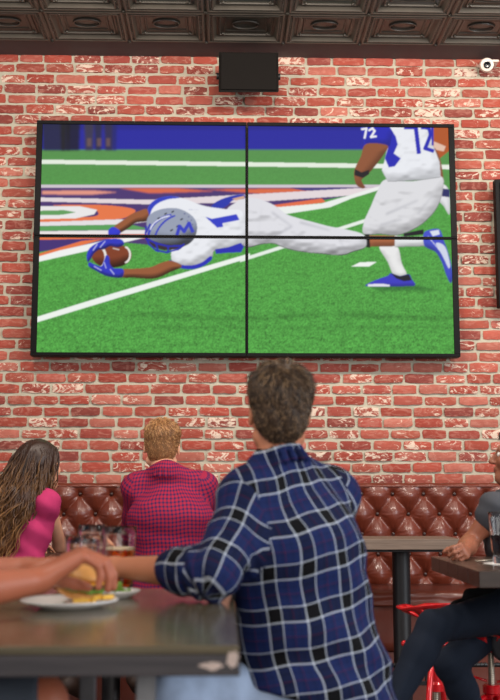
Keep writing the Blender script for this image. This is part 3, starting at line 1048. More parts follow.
# ------------------------------------------------------------------ stools
def make_stool():
    t = thing('bar_stool', (0, 0, 0), 'red metal stool with pierced tractor seat left of the crossed legs', 'stool', 'red metal stools')
    # seat pan, slotted; opens towards +y
    nr, na = 9, 48
    m = MB()
    zs_ = 0.735
    for i in range(nr + 1):
        r = i / nr
        for k in range(na):
            a = 2 * PI * k / na
            rx = 0.185 * (1 - 0.10 * (math.cos(a) ** 2)); ry = 0.165
            x = rx * r * math.cos(a); y = ry * r * math.sin(a)
            z = zs_ - 0.03 + 0.066 * r ** 2 * (0.8 + 0.5 * max(0, -math.sin(a))) - 0.012 * math.exp(-(x / 0.03) ** 2) * (y > 0) * r
            m.v.append((x, y, z))
    for i in range(nr):
        for k in range(na):
            l = (k + 1) % na
            hole = i in (4, 5, 6, 7) and k % 4 in (1, 2)
            if not hole: m.f.append((i * na + k, i * na + l, (i + 1) * na + l, (i + 1) * na + k)); m.mi.append(0)
    o = m.build('seat', M['red_paint'], t)
    sm = o.modifiers.new('thick', 'SOLIDIFY'); sm.thickness = 0.006; sm.offset = -1
    m = MB(); prof = [(0, 0.36), (0.011, 0.36)]
    z = 0.36
    while z < 0.725: prof += [(0.0135, z + 0.002), (0.0135, z + 0.004), (0.011, z + 0.006)]; z += 0.008
    prof += [(0.011, 0.728), (0, 0.728)]
    m.lathe(prof, n=16); m.build('screw_post', M['steel'], t)
    m = MB(); m.lathe([(0, 0.695), (0.05, 0.70), (0.05, 0.706), (0.03, 0.728), (0, 0.73)], n=24); m.build('seat_plate', M['red_paint'], t, sharp=30)
    m = MB(); m.lathe([(0.014, 0.575), (0.03, 0.575), (0.034, 0.57), (0.034, 0.545), (0.028, 0.54), (0.028, 0.44), (0.036, 0.43), (0.036, 0.40), (0.014, 0.395), (0.014, 0.575)], n=28)
    m.build('hub', M['red_paint'], t, sharp=30)
    for a in (2.9, 0.3):
        m = MB(); d = Vector((math.cos(a), math.sin(a), 0)); q = Vector((0, 0, 0.585)) + d * 0.02
        m.tube([q, q + d * 0.11 + V3(0, 0, 0.018)], 0.005, 8); m.ball(q + d * 0.12 + V3(0, 0, 0.02), 0.014, 14)
        m.build('handle', M['red_paint'], t)
    for k in range(4):
        a = PI / 4 + k * PI / 2; d = Vector((math.cos(a), math.sin(a), 0)); m = MB()
        m.tube([Vector((0, 0, 0.53)) + d * 0.03, Vector((0, 0, 0.50)) + d * 0.08, Vector((0, 0, 0.40)) + d * 0.13, Vector((0, 0, 0.15)) + d * 0.19, d * 0.225], 0.0125, 10)
        lg = m.build('leg', M['red_paint'], t)
        m = MB(); m.ball(d * 0.225 + V3(0, 0, 0.008), 0.018, 12, sc=(1, 1, 0.45)); m.build('foot_cap', M['black_plastic'], lg)
    m = MB(); m.tube([(0.166 * math.cos(2 * PI * k / 40), 0.166 * math.sin(2 * PI * k / 40), 0.25) for k in range(40)], 0.009, 8, closed=True)
    m.build('foot_ring', M['red_paint'], t)
    return t
st = make_stool()
def place_stool(o, x, y, rz, label, dz=0.0):
    o.location = (x, y, dz); o.rotation_euler = (0, 0, rz); o['label'] = label
STOOLS = {}
w = at(434, 610, 4.75)
place_stool(st, w.x, 4.75, 0.35, 'empty red tractor seat stool between the black pillar and the seated woman', 0.03)
s2 = copy_tree(st); w = at(497, 600, 4.0); place_stool(s2, w.x - 0.01, 4.08, -0.5, 'red metal stool under the woman at the right edge', 0.0)
s3 = copy_tree(st); place_stool(s3, at(176, 560, 4.92).x, 4.92, 0.2, 'red metal stool under the man in the red checked shirt')
s4 = copy_tree(st); place_stool(s4, at(16, 560, 4.86).x, 4.86, 1.0, 'red metal stool under the girl in the pink top')
s5 = copy_tree(st); place_stool(s5, at(318, 690, 2.66).x, 2.70, 0.6, 'red metal stool under the man in the blue plaid shirt', -0.045)
s6 = copy_tree(st); place_stool(s6, -0.93, 2.2, 1.57, 'red metal stool under the person at the left end of the table', -0.03)

# ------------------------------------------------------------------ things on the wall
def wall_speaker():
    a = at(218.5, 51, 5.98); c = at(279, 93, 5.98)
    cx = (a.x + c.x) / 2; w = c.x - a.x; z0 = c.z; z1 = a.z
    t = thing('wall_speaker', (cx, WALL_Y, (z0 + z1) / 2), 'black box loudspeaker mounted above the screens below the tin ceiling', 'speaker')
    m = MB()
    fy, by = 5.98, 6.17
    vs = [(cx - w / 2, fy, z0), (cx + w / 2, fy, z0 + .004), (cx + w / 2, fy + 0.01, z1), (cx - w / 2, fy + 0.01, z1),
          (cx - w / 2 + 0.05, by, z0 + 0.10), (cx + w / 2 - 0.05, by, z0 + 0.10), (cx + w / 2 - 0.05, by, z1 - 0.01), (cx - w / 2 + 0.05, by, z1 - 0.01)]
    m.add(vs, [(0, 1, 2, 3), (5, 4, 7, 6), (0, 4, 5, 1), (3, 2, 6, 7), (0, 3, 7, 4), (1, 5, 6, 2)])
    m.build('cabinet', M['speaker'], t, False, bevel=0.006)
    m = MB(); m.box((cx, fy - 0.003, (z0 + z1) / 2), (w - 0.03, 0.012, z1 - z0 - 0.03), Matrix.Rotation(-0.04, 3, 'X')); m.build('grille', M['speaker'], t, False, bevel=0.003)
    for s in (-1, 1):
        m = MB(); m.tube([(cx + s * (w / 2 - 0.012), fy + 0.07, (z0 + z1) / 2), (cx + s * (w / 2 + 0.012), fy + 0.07, (z0 + z1) / 2)], 0.02, 14); m.build('pivot_knob', M['black_plastic'], t, sharp=40)
    m = MB(); m.box((cx, (by + WALL_Y) / 2, z1 - 0.06), (0.06, WALL_Y - by, 0.05)); m.box((cx, WALL_Y - 0.018, z1 - 0.06), (0.12, 0.012, 0.08)); m.build('wall_bracket', M['black_metal'], t, False, bevel=0.003)
wall_speaker()

def cctv():
    c = at(486.5, 65, 6.2)
    t = thing('security_camera', (c.x, WALL_Y, c.z), 'small white security camera on the brick wall under the ceiling at the right', 'camera')
    m = MB(); m.box((c.x + 0.02, 6.235, c.z + 0.022), (0.11, 0.11, 0.014)); m.build('mount', M['white_plastic'], t, False, bevel=0.003)
    d = Vector((-0.1, -1, -0.35)).normalized(); q = basis(d)
    Mz = Matrix((q.col[0], q.col[2], q.col[1])).transposed()
    m = MB(); m.lathe([(0, -0.05), (0.032, -0.046), (0.042, -0.03), (0.044, 0.01), (0.040, 0.024), (0.030, 0.028), (0, 0.028)], c, 28, M=Mz); m.build('housing', M['white_plastic'], t, sharp=40)
    m = MB(); m.lathe([(0, 0.026), (0.023, 0.028), (0.023, 0.033), (0.016, 0.034), (0, 0.030)], c, 24, M=Mz); m.build('lens', M['lens'], t, sharp=40)
cctv()

def side_display():
    a = at(496.5, 178, 6.15); c = at(499, 308, 6.15)
    x0 = at(497, 240, 6.15).x; w = 0.9
    t = thing('side_display', (x0 + w / 2, WALL_Y, 2.6), 'black framed display cut off by the right edge beside the screen wall', 'screen')
    m = MB(); z0, z1 = at(498, 307, 6.15).z, at(498, 179, 6.15).z
    m.box((x0 + w / 2, 6.18, (z0 + z1) / 2), (w, 0.06, z1 - z0)); m.build('frame', M['bezel'], t, False, bevel=0.004)
    m = MB(); m.box((x0 + w / 2, 6.149, (z0 + z1) / 2), (w - 0.05, 0.004, z1 - z0 - 0.05)); m.build('panel', M['lens'], t, False)
    m = MB(); m.box((x0 + w / 2, 6.25, (z0 + z1) / 2), (0.3, 0.09, 0.3)); m.build('wall_bracket', M['black_metal'], t, False)
side_display()
# ------------------------------------------------------------------ the picture on the screens
PX0, PY0, PS = 34.0, 118.0, 2.6
PW, PH = int(430 * PS), int(244 * PS)
gy, gx = np.mgrid[0:PH, 0:PW].astype(np.float32)
gx = gx / PS + PX0; gy = gy / PS + PY0
IMG = np.zeros((PH, PW, 3), np.float32)

def vnoise(sx, sy, seed):
    r = np.random.default_rng(seed)
    nx, ny = int(430 / sx) + 3, int(244 / sy) + 3
    g = r.random((ny, nx)).astype(np.float32)
    u = (gx - PX0) / sx; v = (gy - PY0) / sy
    i = u.astype(int); j = v.astype(int); fu = u - i; fv = v - j
    fu = fu * fu * (3 - 2 * fu); fv = fv * fv * (3 - 2 * fv)
    return (g[j, i] * (1 - fu) + g[j, i + 1] * fu) * (1 - fv) + (g[j + 1, i] * (1 - fu) + g[j + 1, i + 1] * fu) * fv

def blur(a, r):
    """triple box blur, radius in photo pixels"""
    k = max(1, int(r * PS))
    for _ in range(2):
        for ax in (0, 1):
            pad = [(0, 0)] * a.ndim; pad[ax] = (k + 1, k)
            c = np.cumsum(np.pad(a, pad, mode='edge'), axis=ax, dtype=np.float64)
            n = a.shape[ax]
            hi = np.take(c, range(2 * k + 1, 2 * k + 1 + n), axis=ax); lo = np.take(c, range(0, n), axis=ax)
            a = ((hi - lo) / (2 * k + 1)).astype(np.float32)
    return a

def smooth_pts(pts, n=6):
    P = np.array(pts, float); m = len(P); out = []
    for i in range(m):
        p0, p1, p2, p3 = P[i - 1], P[i], P[(i + 1) % m], P[(i + 2) % m]
        for t in np.linspace(0, 1, n, endpoint=False):
            out.append(0.5 * ((2 * p1) + (-p0 + p2) * t + (2 * p0 - 5 * p1 + 4 * p2 - p3) * t ** 2 + (-p0 + 3 * p1 - 3 * p2 + p3) * t ** 3))
    return np.array(out)

def mask(pts, sm=False, soft=0.35):
    P = smooth_pts(pts) if sm else np.array(pts, float)
    x0, y0 = P.min(0) - 2; x1, y1 = P.max(0) + 2
    a = max(0, int((x0 - PX0) * PS)); b = min(PW, int((x1 - PX0) * PS) + 1); c = max(0, int((y0 - PY0) * PS)); d = min(PH, int((y1 - PY0) * PS) + 1)
    m = np.zeros((PH, PW), np.float32)
    if b <= a or d <= c: return m
    X = gx[c:d, a:b]; Y = gy[c:d, a:b]; ins = np.zeros(X.shape, bool)
    for i in range(len(P)):
        (xa, ya), (xb, yb) = P[i], P[(i + 1) % len(P)]
        if ya == yb: continue
        k = ((ya > Y) != (yb > Y)) & (X < (xb - xa) * (Y - ya) / (yb - ya) + xa)
        ins ^= k
    m[c:d, a:b] = ins
    return blur(m, soft) if soft > 0 else m

def paint(m, col, a=1.0):
    global IMG
    c = np.array(lin(col), np.float32) if not isinstance(col, np.ndarray) else col
    k = (m * a)[..., None]
    IMG = IMG * (1 - k) + c * k

def puff(m, col, r=4.0, amb=0.5, lx=-0.25, ly=-0.85, amt=1.0, tex=0.0, seed=1, folds_=0.0):
    """a rounded painted form: shading of the picture itself"""
    h = blur(m, r) * r
    if folds_: h = h + m * 0.35 * folds_ * (1.5 * vnoise(12, 8, seed) + 0.6 * vnoise(6, 4, seed + 1))
    dy, dx = np.gradient(h, 1 / PS)
    nz = 1.0 / np.sqrt(1 + (dx * 2.2) ** 2 + (dy * 2.2) ** 2)
    l = (-dx * 2.2 * -lx * -1 + -dy * 2.2 * ly) * nz
    l = (dx * 2.2 * -lx * 1.0 + dy * 2.2 * -ly) * nz
    s = amb + (1 - amb) * nz + 0.55 * amt * l
    if tex: s = s * (1 + tex * (vnoise(1.2, 1.2, seed + 5) - .5))
    c = np.array(lin(col), np.float32)[None, None] * np.clip(s, 0.12, 1.0)[..., None]
    k = m[..., None]
    global IMG
    IMG = IMG * (1 - k) + c * k

def line(x0, y0, x1, y1, w0, w1, col, soft=0.4, a=1.0):
    paint(mask([(x0, y0 - w0 / 2), (x1, y1 - w1 / 2), (x1, y1 + w1 / 2), (x0, y0 + w0 / 2)], soft=soft), col, a)

def draw_picture():
    global IMG
    # turf, with blades getting coarser towards the viewer
    near = np.clip((gy - 150) / 200, 0, 1)
    t = 0.45 * vnoise(1.3, 1.0, 1) + 0.30 * vnoise(0.8, 1.6, 2) + 0.25 * vnoise(4, 1.8, 3)
    t = (t - 0.5) * (0.25 + 1.25 * near)
    g = np.array(lin((78, 156, 66)), np.float32)[None, None] * (1 + 0.9 * t)[..., None]
    far = np.array(lin((86, 142, 78)), np.float32)
    IMG = g * near[..., None] ** 0.5 + far * (1 - near[..., None] ** 0.5) * (1 + 0.3 * t)[..., None]
    sh = np.exp(-((gy - 316 - 2 * np.sin(gx / 30)) / 3.0) ** 2) * np.clip((gx - 60) / 100, 0, 1) + 0.6 * np.exp(-((gy - 327) / 2.2) ** 2) * (gx > 150)
    IMG *= (1 - 0.28 * sh * (0.5 + vnoise(9, 3, 8)))[..., None]
    # boards at the back
    m = np.clip((150.5 - gy) / 2.5, 0, 1); paint(m, (36, 38, 156))
    paint(np.clip((131 - gy) / 3, 0, 1), (30, 30, 120), 0.5)
    for (x, w, c) in ((42, 24, (34, 36, 58)), (60, 10, (28, 28, 32)), (66, 14, (22, 22, 30)), (84, 10, (58, 54, 66)), (94, 8, (40, 40, 60)), (104, 10, (46, 42, 66)), (112, 5, (30, 34, 110))):
        paint(blur(mask([(x, 122), (x + w, 122), (x + w - 1, 150), (x + 1, 150)], soft=0), 1.2), c, 0.9)
    for x in (87, 97, 106): paint(blur(mask([(x, 138), (x + 4, 138), (x + 4, 146), (x, 146)], soft=0), 1.0), (120, 92, 84), 0.6)
    line(36, 161.3, 462, 166.6, 4.2, 4.4, (228, 236, 222), 0.7)
    # end zone lettering band
    P = lambda pts, c, soft=0.8, sm=False, a=1.0: paint(mask(pts, sm, soft), c, a)
    P([(34, 186), (385, 185.5), (330, 206), (250, 214), (205, 250), (34, 250)], (74, 52, 112), 0.8)
    P([(34, 184.2), (384, 184.4), (381, 187.2), (34, 187.4)], (206, 196, 206), 0.5)
    P([(42, 190.5), (92, 190), (118, 192), (90, 194.5), (42, 194)], (226, 150, 132), 0.8)
    P([(120, 188), (180, 188), (215, 191), (150, 193)], (214, 106, 74), 0.8)
    P([(205, 189), (290, 188), (330, 191), (260, 193.5)], (216, 104, 66), 0.8)
    P([(290, 187.5), (352, 187.5), (330, 191.5), (305, 190.5)], (70, 60, 126), 0.6)
    P([(34, 197), (150, 199.5), (240, 194.5), (380, 186.5), (362, 194.5), (250, 202), (150, 204), (34, 201)], (226, 214, 218), 0.6)
    P([(52, 205), (100, 204.5), (131, 208), (134, 213), (118, 219), (80, 221.5), (36, 222), (36, 217), (90, 216.5), (98, 212), (88, 208)], (228, 118, 72), 0.6, True)
    P([(34, 206), (80, 206), (97, 209.5), (94, 214), (76, 218), (34, 219)], (232, 230, 230), 0.5)
    P([(34, 210.5), (64, 209.8), (76, 212), (62, 214.5), (34, 215)], (96, 156, 92), 0.5)
    P([(34, 222), (120, 219), (150, 221), (120, 225), (34, 226)], (228, 222, 226), 0.5)
    P([(34, 226), (130, 224), (150, 229), (34, 231)], (88, 158, 88), 0.6)
    P([(34, 231), (150, 229.5), (150, 234), (34, 234.5)], (232, 226, 226), 0.5)
    P([(34, 234.5), (150, 234), (150, 238), (34, 240)], (226, 116, 70), 0.5)
    P([(34, 240), (110, 238), (60, 247), (34, 253)], (66, 46, 116), 0.5)
    P([(34, 255), (42, 252.5), (82, 240.5), (104, 238.5), (44, 256.5), (34, 259)], (228, 116, 66), 0.5)
    # grass wedge and white diagonals
    P([(34, 262), (110, 240), (150, 234), (210, 252), (460, 200), (460, 360), (34, 360)], (80, 160, 80), 0.4, False, 0.0)
    bg = mask([(34, 264), (44, 258), (112, 241), (205, 250), (250, 210), (300, 204), (345, 196), (470, 190), (470, 362), (34, 362)], soft=0.4)
    k = bg[..., None]; IMG = IMG * (1 - k) + (g * (1 - 0.25 * sh * (0.5 + vnoise(9, 3, 8)))[..., None]) * k
    P([(34, 262.5), (34, 257.5), (60, 250), (112, 238.5), (150, 236), (108, 246)], (238, 240, 238), 0.35)
    P([(34, 323), (34, 317.5), (110, 294), (250, 253), (250, 257.5), (140, 291)], (236, 242, 236), 0.35)
    P([(268, 205.5), (322, 198), (326, 202), (282, 208)], (226, 108, 70), 0.5)
    P([(276, 207), (322, 203), (346, 196), (384, 184.5), (386, 187.5), (352, 198), (330, 207), (284, 214)], (234, 238, 234), 0.4)
    P([(240, 258.5), (372, 216.5), (372, 220), (240, 262)], (230, 238, 230), 0.35)
    P([(351, 266.4), (360, 262), (377, 261.6), (369, 266.4)], (238, 242, 238), 0.3)
    P([(360, 164), (458, 166), (458, 169), (360, 167)], (230, 236, 228), 0.4)
    # shadows on the turf under the runners
    paint(blur(mask([(365, 284), (412, 284), (440, 290), (380, 291)], soft=0), 1.5), (34, 84, 40), 0.6)
    # ---- standing player
    SKIN, WHT, BLU = (142, 84, 54), (232, 234, 240), (36, 40, 178)
    P([(428, 124), (450, 124), (450, 150), (440, 158), (430, 150)], (176, 86, 40), 0.4)
    P([(434, 141), (446, 146), (444, 151), (434, 149)], (224, 190, 170), 0.5)
    puff(mask([(433, 148), (438, 152), (442, 166), (443.5, 184), (438, 186), (436, 170)], True), SKIN, 2)
    puff(mask([(441, 184), (449, 190), (450, 214), (444, 206), (438, 198)], True), (226, 226, 230), 2)
    P([(441, 188), (450, 189), (450, 197), (442, 196)], (40, 44, 100), 0.4)
    puff(mask([(379.6, 246), (397, 246), (402, 263), (407, 274), (403, 278), (394, 275), (388, 262)], True), (232, 232, 232), 3, folds_=0.5)
    puff(mask([(368, 283.5), (378, 279), (388, 275.5), (391, 273), (400, 276), (409, 274), (412, 279), (415.5, 284.5), (408, 286), (369, 286)], True), (58, 58, 190), 2)
    P([(391, 273), (400, 276), (409, 274), (412, 280), (404, 281), (396, 278)], (26, 26, 40), 0.3)
    P([(368, 284), (382, 283.4), (390, 284.6), (390, 286.4), (368, 286.4)], (226, 226, 236), 0.3)
    puff(mask([(386, 179), (412, 181), (441, 176), (443, 190), (438, 206), (428, 219), (414, 229), (398, 235), (380, 234), (364, 234), (364, 222), (371, 206), (377, 192)], True), (220, 220, 224), 6, amb=0.46, folds_=2.2, seed=4)
    for (a, c) in (((386, 214), (418, 200)), ((380, 225), (402, 219)), ((418, 214), (432, 196))):
        line(a[0], a[1], c[0], c[1], 1.3, 0.8, (136, 138, 148), 1.2, 0.8)
    puff(mask([(384, 124), (433, 124), (433, 144), (440, 162), (441, 177), (420, 180), (388, 181.5), (382, 170), (386, 156), (388, 140)], False, 0.5), WHT, 5, amb=0.56, folds_=2.0, seed=6)
    P([(360, 124), (388, 124), (396, 136), (398, 144), (394, 153), (401, 158), (395, 166), (389, 167), (385, 158), (388, 148), (386, 145), (365, 144.5)], BLU, 0.4)
    puff(mask([(360, 124), (388, 124), (393, 132), (390, 146), (366, 144)], False, 0.5), BLU, 4)
    P([(431, 126), (434, 126), (434, 145), (432, 145)], BLU, 0.4)
    puff(mask([(366.5, 143.5), (387.5, 145), (384, 154), (375, 166), (369, 173), (362, 179), (363, 183), (365.5, 187), (362, 188), (357, 185), (354.5, 178), (354.8, 169), (361, 156)], True), SKIN, 4, amt=1.2)
    P([(355, 168.5), (362, 172), (369.5, 169.5), (369, 174), (363, 177.5), (354.5, 175)], (30, 28, 34), 0.35)
    def seg(pts, w, col, soft=0.25):
        for (a, c) in zip(pts[:-1], pts[1:]):
            dx, dy = c[0] - a[0], c[1] - a[1]; L = math.hypot(dx, dy); nx, ny = -dy / L * w / 2, dx / L * w / 2
            ex, ey = dx / L * w * 0.35, dy / L * w * 0.35
            P([(a[0] - ex + nx, a[1] - ey + ny), (c[0] + ex + nx, c[1] + ey + ny), (c[0] + ex - nx, c[1] + ey - ny), (a[0] - ex - nx, a[1] - ey - ny)], col, soft)
    seg([(362.0, 128.8), (366.6, 128.2), (364.8, 137.6)], 2.0, (240, 240, 244))
    seg([(369.2, 130), (372.6, 127.9), (374.8, 130.6), (371.2, 136.6), (376.2, 136.0)], 2.0, (240, 240, 244))
    seg([(405.5, 127), (416, 127), (419, 152)], 4.2, BLU)
    seg([(422.5, 127), (429, 127.5), (431, 134), (425.5, 148), (433, 150.5)], 3.8, BLU)
    # ---- diving player
    puff(mask([(369, 235), (397, 235.5), (397, 246), (369, 246.5)], False, 0.5), (166, 98, 62), 3.5, amt=1.2)
    puff(mask([(395, 235.5), (412, 237), (427, 236), (427, 246), (410, 246.2), (395, 247)], False, 0.5), (226, 228, 230), 3, folds_=0.8)
    for x in range(398, 426, 3): line(x, 237.5, x + 0.8, 245.5, 0.5, 0.5, (170, 174, 180), 0.3, 0.6)
    puff(mask([(424, 233), (430, 229.5), (438, 228.5), (441.5, 232), (444, 240), (447, 248), (451, 262), (453, 276), (451, 283), (447, 276), (442, 262), (436, 252), (428, 248), (424, 244)], True), (66, 78, 200), 3, amt=1.4)
    P([(430, 231), (439, 229.5), (440, 234), (433, 236)], (216, 222, 238), 0.4)
    P([(436, 243), (445, 246), (450, 262), (449, 268), (443, 256)], (206, 212, 232), 0.5, True)
    line(428, 236, 440, 250, 1.0, 1.0, (226, 228, 240), 0.3)
    puff(mask([(404, 233), (424, 229), (424, 234), (404, 236.5)], False, 0.5), (24, 24, 34), 2)
    P([(364.5, 234), (369.5, 234), (370.5, 247.5), (366, 247)], (26, 22, 24), 0.35)
    puff(mask([(364, 234.8), (348, 229.5), (330, 226.2), (312, 221.5), (297, 217.5), (286, 213.5), (276, 206), (266, 201), (256, 198), (244, 197.5), (236, 202), (226, 212), (232, 236), (246, 247), (262, 244), (274, 243.5), (284, 247.5), (298, 251), (320, 253.5), (342, 255), (352, 252), (366, 246.5)], True), (222, 222, 228), 6, amb=0.44, folds_=2.6, seed=12, amt=1.2)
    for (a, c) in (((262, 206), (258, 236)), ((272, 212), (292, 226)), ((292, 226), (272, 238)), ((340, 240), (346, 252)), ((300, 222), (330, 230))):
        line(a[0], a[1], c[0], c[1], 1.6, 0.8, (140, 142, 154), 1.3, 0.7)
    P([(210, 208), (217, 201), (230, 196), (243, 194), (245, 198), (234, 199.5), (226, 206), (216, 210)], (38, 52, 170), 0.5, True)
    P([(232, 198.5), (244, 195.5), (245, 198), (236, 200)], (210, 168, 140), 0.4)
    puff(mask([(148, 214), (150, 205), (160, 198.5), (172, 196.5), (186, 199), (204, 205.5), (226, 209), (243, 212), (246, 236), (240, 247), (216, 250), (212, 257), (203, 264), (188, 267.5), (172, 261), (170, 240), (152, 230)], True), WHT, 6, amb=0.54, folds_=2.2, seed=21)
    P([(147, 214), (149, 205), (158, 198), (170, 195.6), (180, 197.4), (168, 199), (158, 203), (152, 209), (149.5, 216)], (46, 62, 190), 0.4, True)
    P([(169, 259.5), (180, 264.3), (192, 265), (202, 262), (210.5, 255.8), (211.5, 259.5), (202, 266.5), (190, 269), (176, 266.5)], (38, 44, 182), 0.35, True)
    P([(215, 249), (228, 247), (241, 242.5), (244, 246.5), (241, 252), (228, 252.5), (216, 253.5)], (36, 42, 176), 0.4)
    P([(205.5, 216.5), (212, 218.5), (236.5, 213.8), (239.5, 219.6), (222.5, 223), (223.2, 226.6), (217.2, 227.4), (208.5, 219.5)], (48, 60, 196), 0.25)
    for i in range(7): paint(mask([(189 + i * 1.7, 209 + i * .1), (190 + i * 1.7, 209 + i * .1), (190 + i * 1.7, 209.9), (189 + i * 1.7, 209.9)], soft=0.2), (90, 100, 160), 0.6)
    # arms and gloves
    puff(mask([(147, 209), (138, 211), (131, 214), (124, 219), (113, 227.5), (117.5, 233.5), (128, 228), (136, 222.5), (148, 220)], True), (150, 88, 54), 3, amt=2.0)
    puff(mask([(108, 230.5), (113, 226.5), (120, 231), (118, 236), (110, 236.5)], True), (48, 56, 206), 2)
    puff(mask([(122, 269.5), (134, 268.5), (150, 267), (160, 263), (171, 260.5), (182, 266), (170, 272), (158, 277.5), (148, 278.5), (134, 277.5), (122, 277)], True), (150, 88, 54), 3, amt=2.0)
    # helmet
    puff(mask([(147, 232), (147, 219), (153, 212), (164, 208.3), (177, 208), (188, 212.5), (195.5, 220), (197, 230), (193, 240), (184, 246), (170, 248.5), (158, 246), (150, 240)], True), (150, 158, 178), 8, amb=0.55, amt=2.4)
    def arc(cx, cy, rx, ry, a0, a1, w, col, rot=0.0):
        pts = []
        for t_ in np.linspace(a0, a1, 12):
            x, y = rx * math.cos(t_), ry * math.sin(t_)
            pts.append((cx + x * math.cos(rot) - y * math.sin(rot), cy + x * math.sin(rot) + y * math.cos(rot)))
        seg(pts, w, col)
    arc(178, 238, 30, 24, PI * 1.03, PI * 1.42, 2.2, (52, 62, 186)); arc(184, 244, 30, 30, PI * 1.08, PI * 1.40, 1.6, (52, 62, 186))
    arc(176, 232, 26, 17, PI * 1.05, PI * 1.42, 1.0, (238, 240, 246))
    for (x, y) in ((157, 218), (164, 213.5), (171, 211.5), (180, 219), (170, 230), (176, 226)): paint(mask([(x, y), (x + 2.6, y - 1.4), (x + 3.2, y - 0.2), (x + .6, y + 1.3)], soft=0.2), (30, 32, 48))
    for (x, y) in ((184, 213), (188, 216), (190.6, 219.5), (192, 223.5), (187, 220)): paint(mask([(x, y), (x + 1.2, y), (x + 1.2, y + 1.1), (x, y + 1.1)], soft=0.2), (56, 60, 130), 0.8)
    seg([(177, 234.5), (179.5, 226), (184, 231), (189, 223), (192.5, 231)], 3.4, (52, 62, 190))
    P([(148, 239), (160, 243), (174, 245), (186, 243.5), (180, 249), (164, 250), (152, 247)], (52, 40, 44), 0.5)
    for pts in ([(146, 226), (145.4, 236), (149, 244), (156, 250), (166, 252), (178, 249), (184, 244)], [(146, 238), (156, 243), (168, 246), (182, 245.5)], [(150, 224), (146, 232)], [(156, 243), (158, 251)], [(168, 246), (168, 252)]):
        seg(pts, 1.8, (34, 40, 172))
    # ball and gloves
    puff(mask([(91, 256), (95, 249), (104, 244.5), (116, 243.5), (126, 247), (131.5, 254), (129, 261), (121, 266), (108, 267.5), (97, 264)], True), (128, 60, 34), 5, amb=0.45, amt=2.2)
    arc(98, 257, 7.5, 11, -PI * 0.45, PI * 0.40, 2.0, (236, 232, 226)); arc(124, 254.5, 6, 8, -PI * 0.42, PI * 0.42, 1.5, (236, 232, 226))
    seg([(113, 248), (119, 249.5)], 0.8, (230, 226, 220))
    puff(mask([(103, 240), (110, 238.5), (121, 239), (124, 244), (118, 247), (110, 246), (104, 249), (99, 249.5), (94, 253), (91, 258), (88, 262), (86.5, 257), (88, 250), (93, 245)], True), (44, 52, 190), 2.0, amt=2.0)
    puff(mask([(89, 262), (94, 264), (101, 266), (104, 260), (106, 255), (109, 257), (110, 264), (114, 268), (123, 269), (122, 277), (112, 277), (104, 275), (95, 270), (88.5, 266)], True), (44, 52, 190), 2.0, amt=2.0)
    for pts in ([(97, 244), (93, 250)], [(105, 241), (100, 247)], [(94, 266), (101, 270)], [(104, 262), (106, 268)], [(110, 269), (114, 274)]): seg(pts, 0.8, (196, 200, 240))
    IMG[:] = np.clip(IMG, 0, 1)
draw_picture()

def sample(px, py):
    x = np.clip((px - PX0) * PS, 0, PW - 1.001); y = np.clip((py - PY0) * PS, 0, PH - 1.001)
    i = x.astype(int); j = y.astype(int); fx = (x - i)[..., None]; fy = (y - j)[..., None]
    return (IMG[j, i] * (1 - fx) + IMG[j, i + 1] * fx) * (1 - fy) + (IMG[j + 1, i] * (1 - fx) + IMG[j + 1, i + 1] * fx) * fy

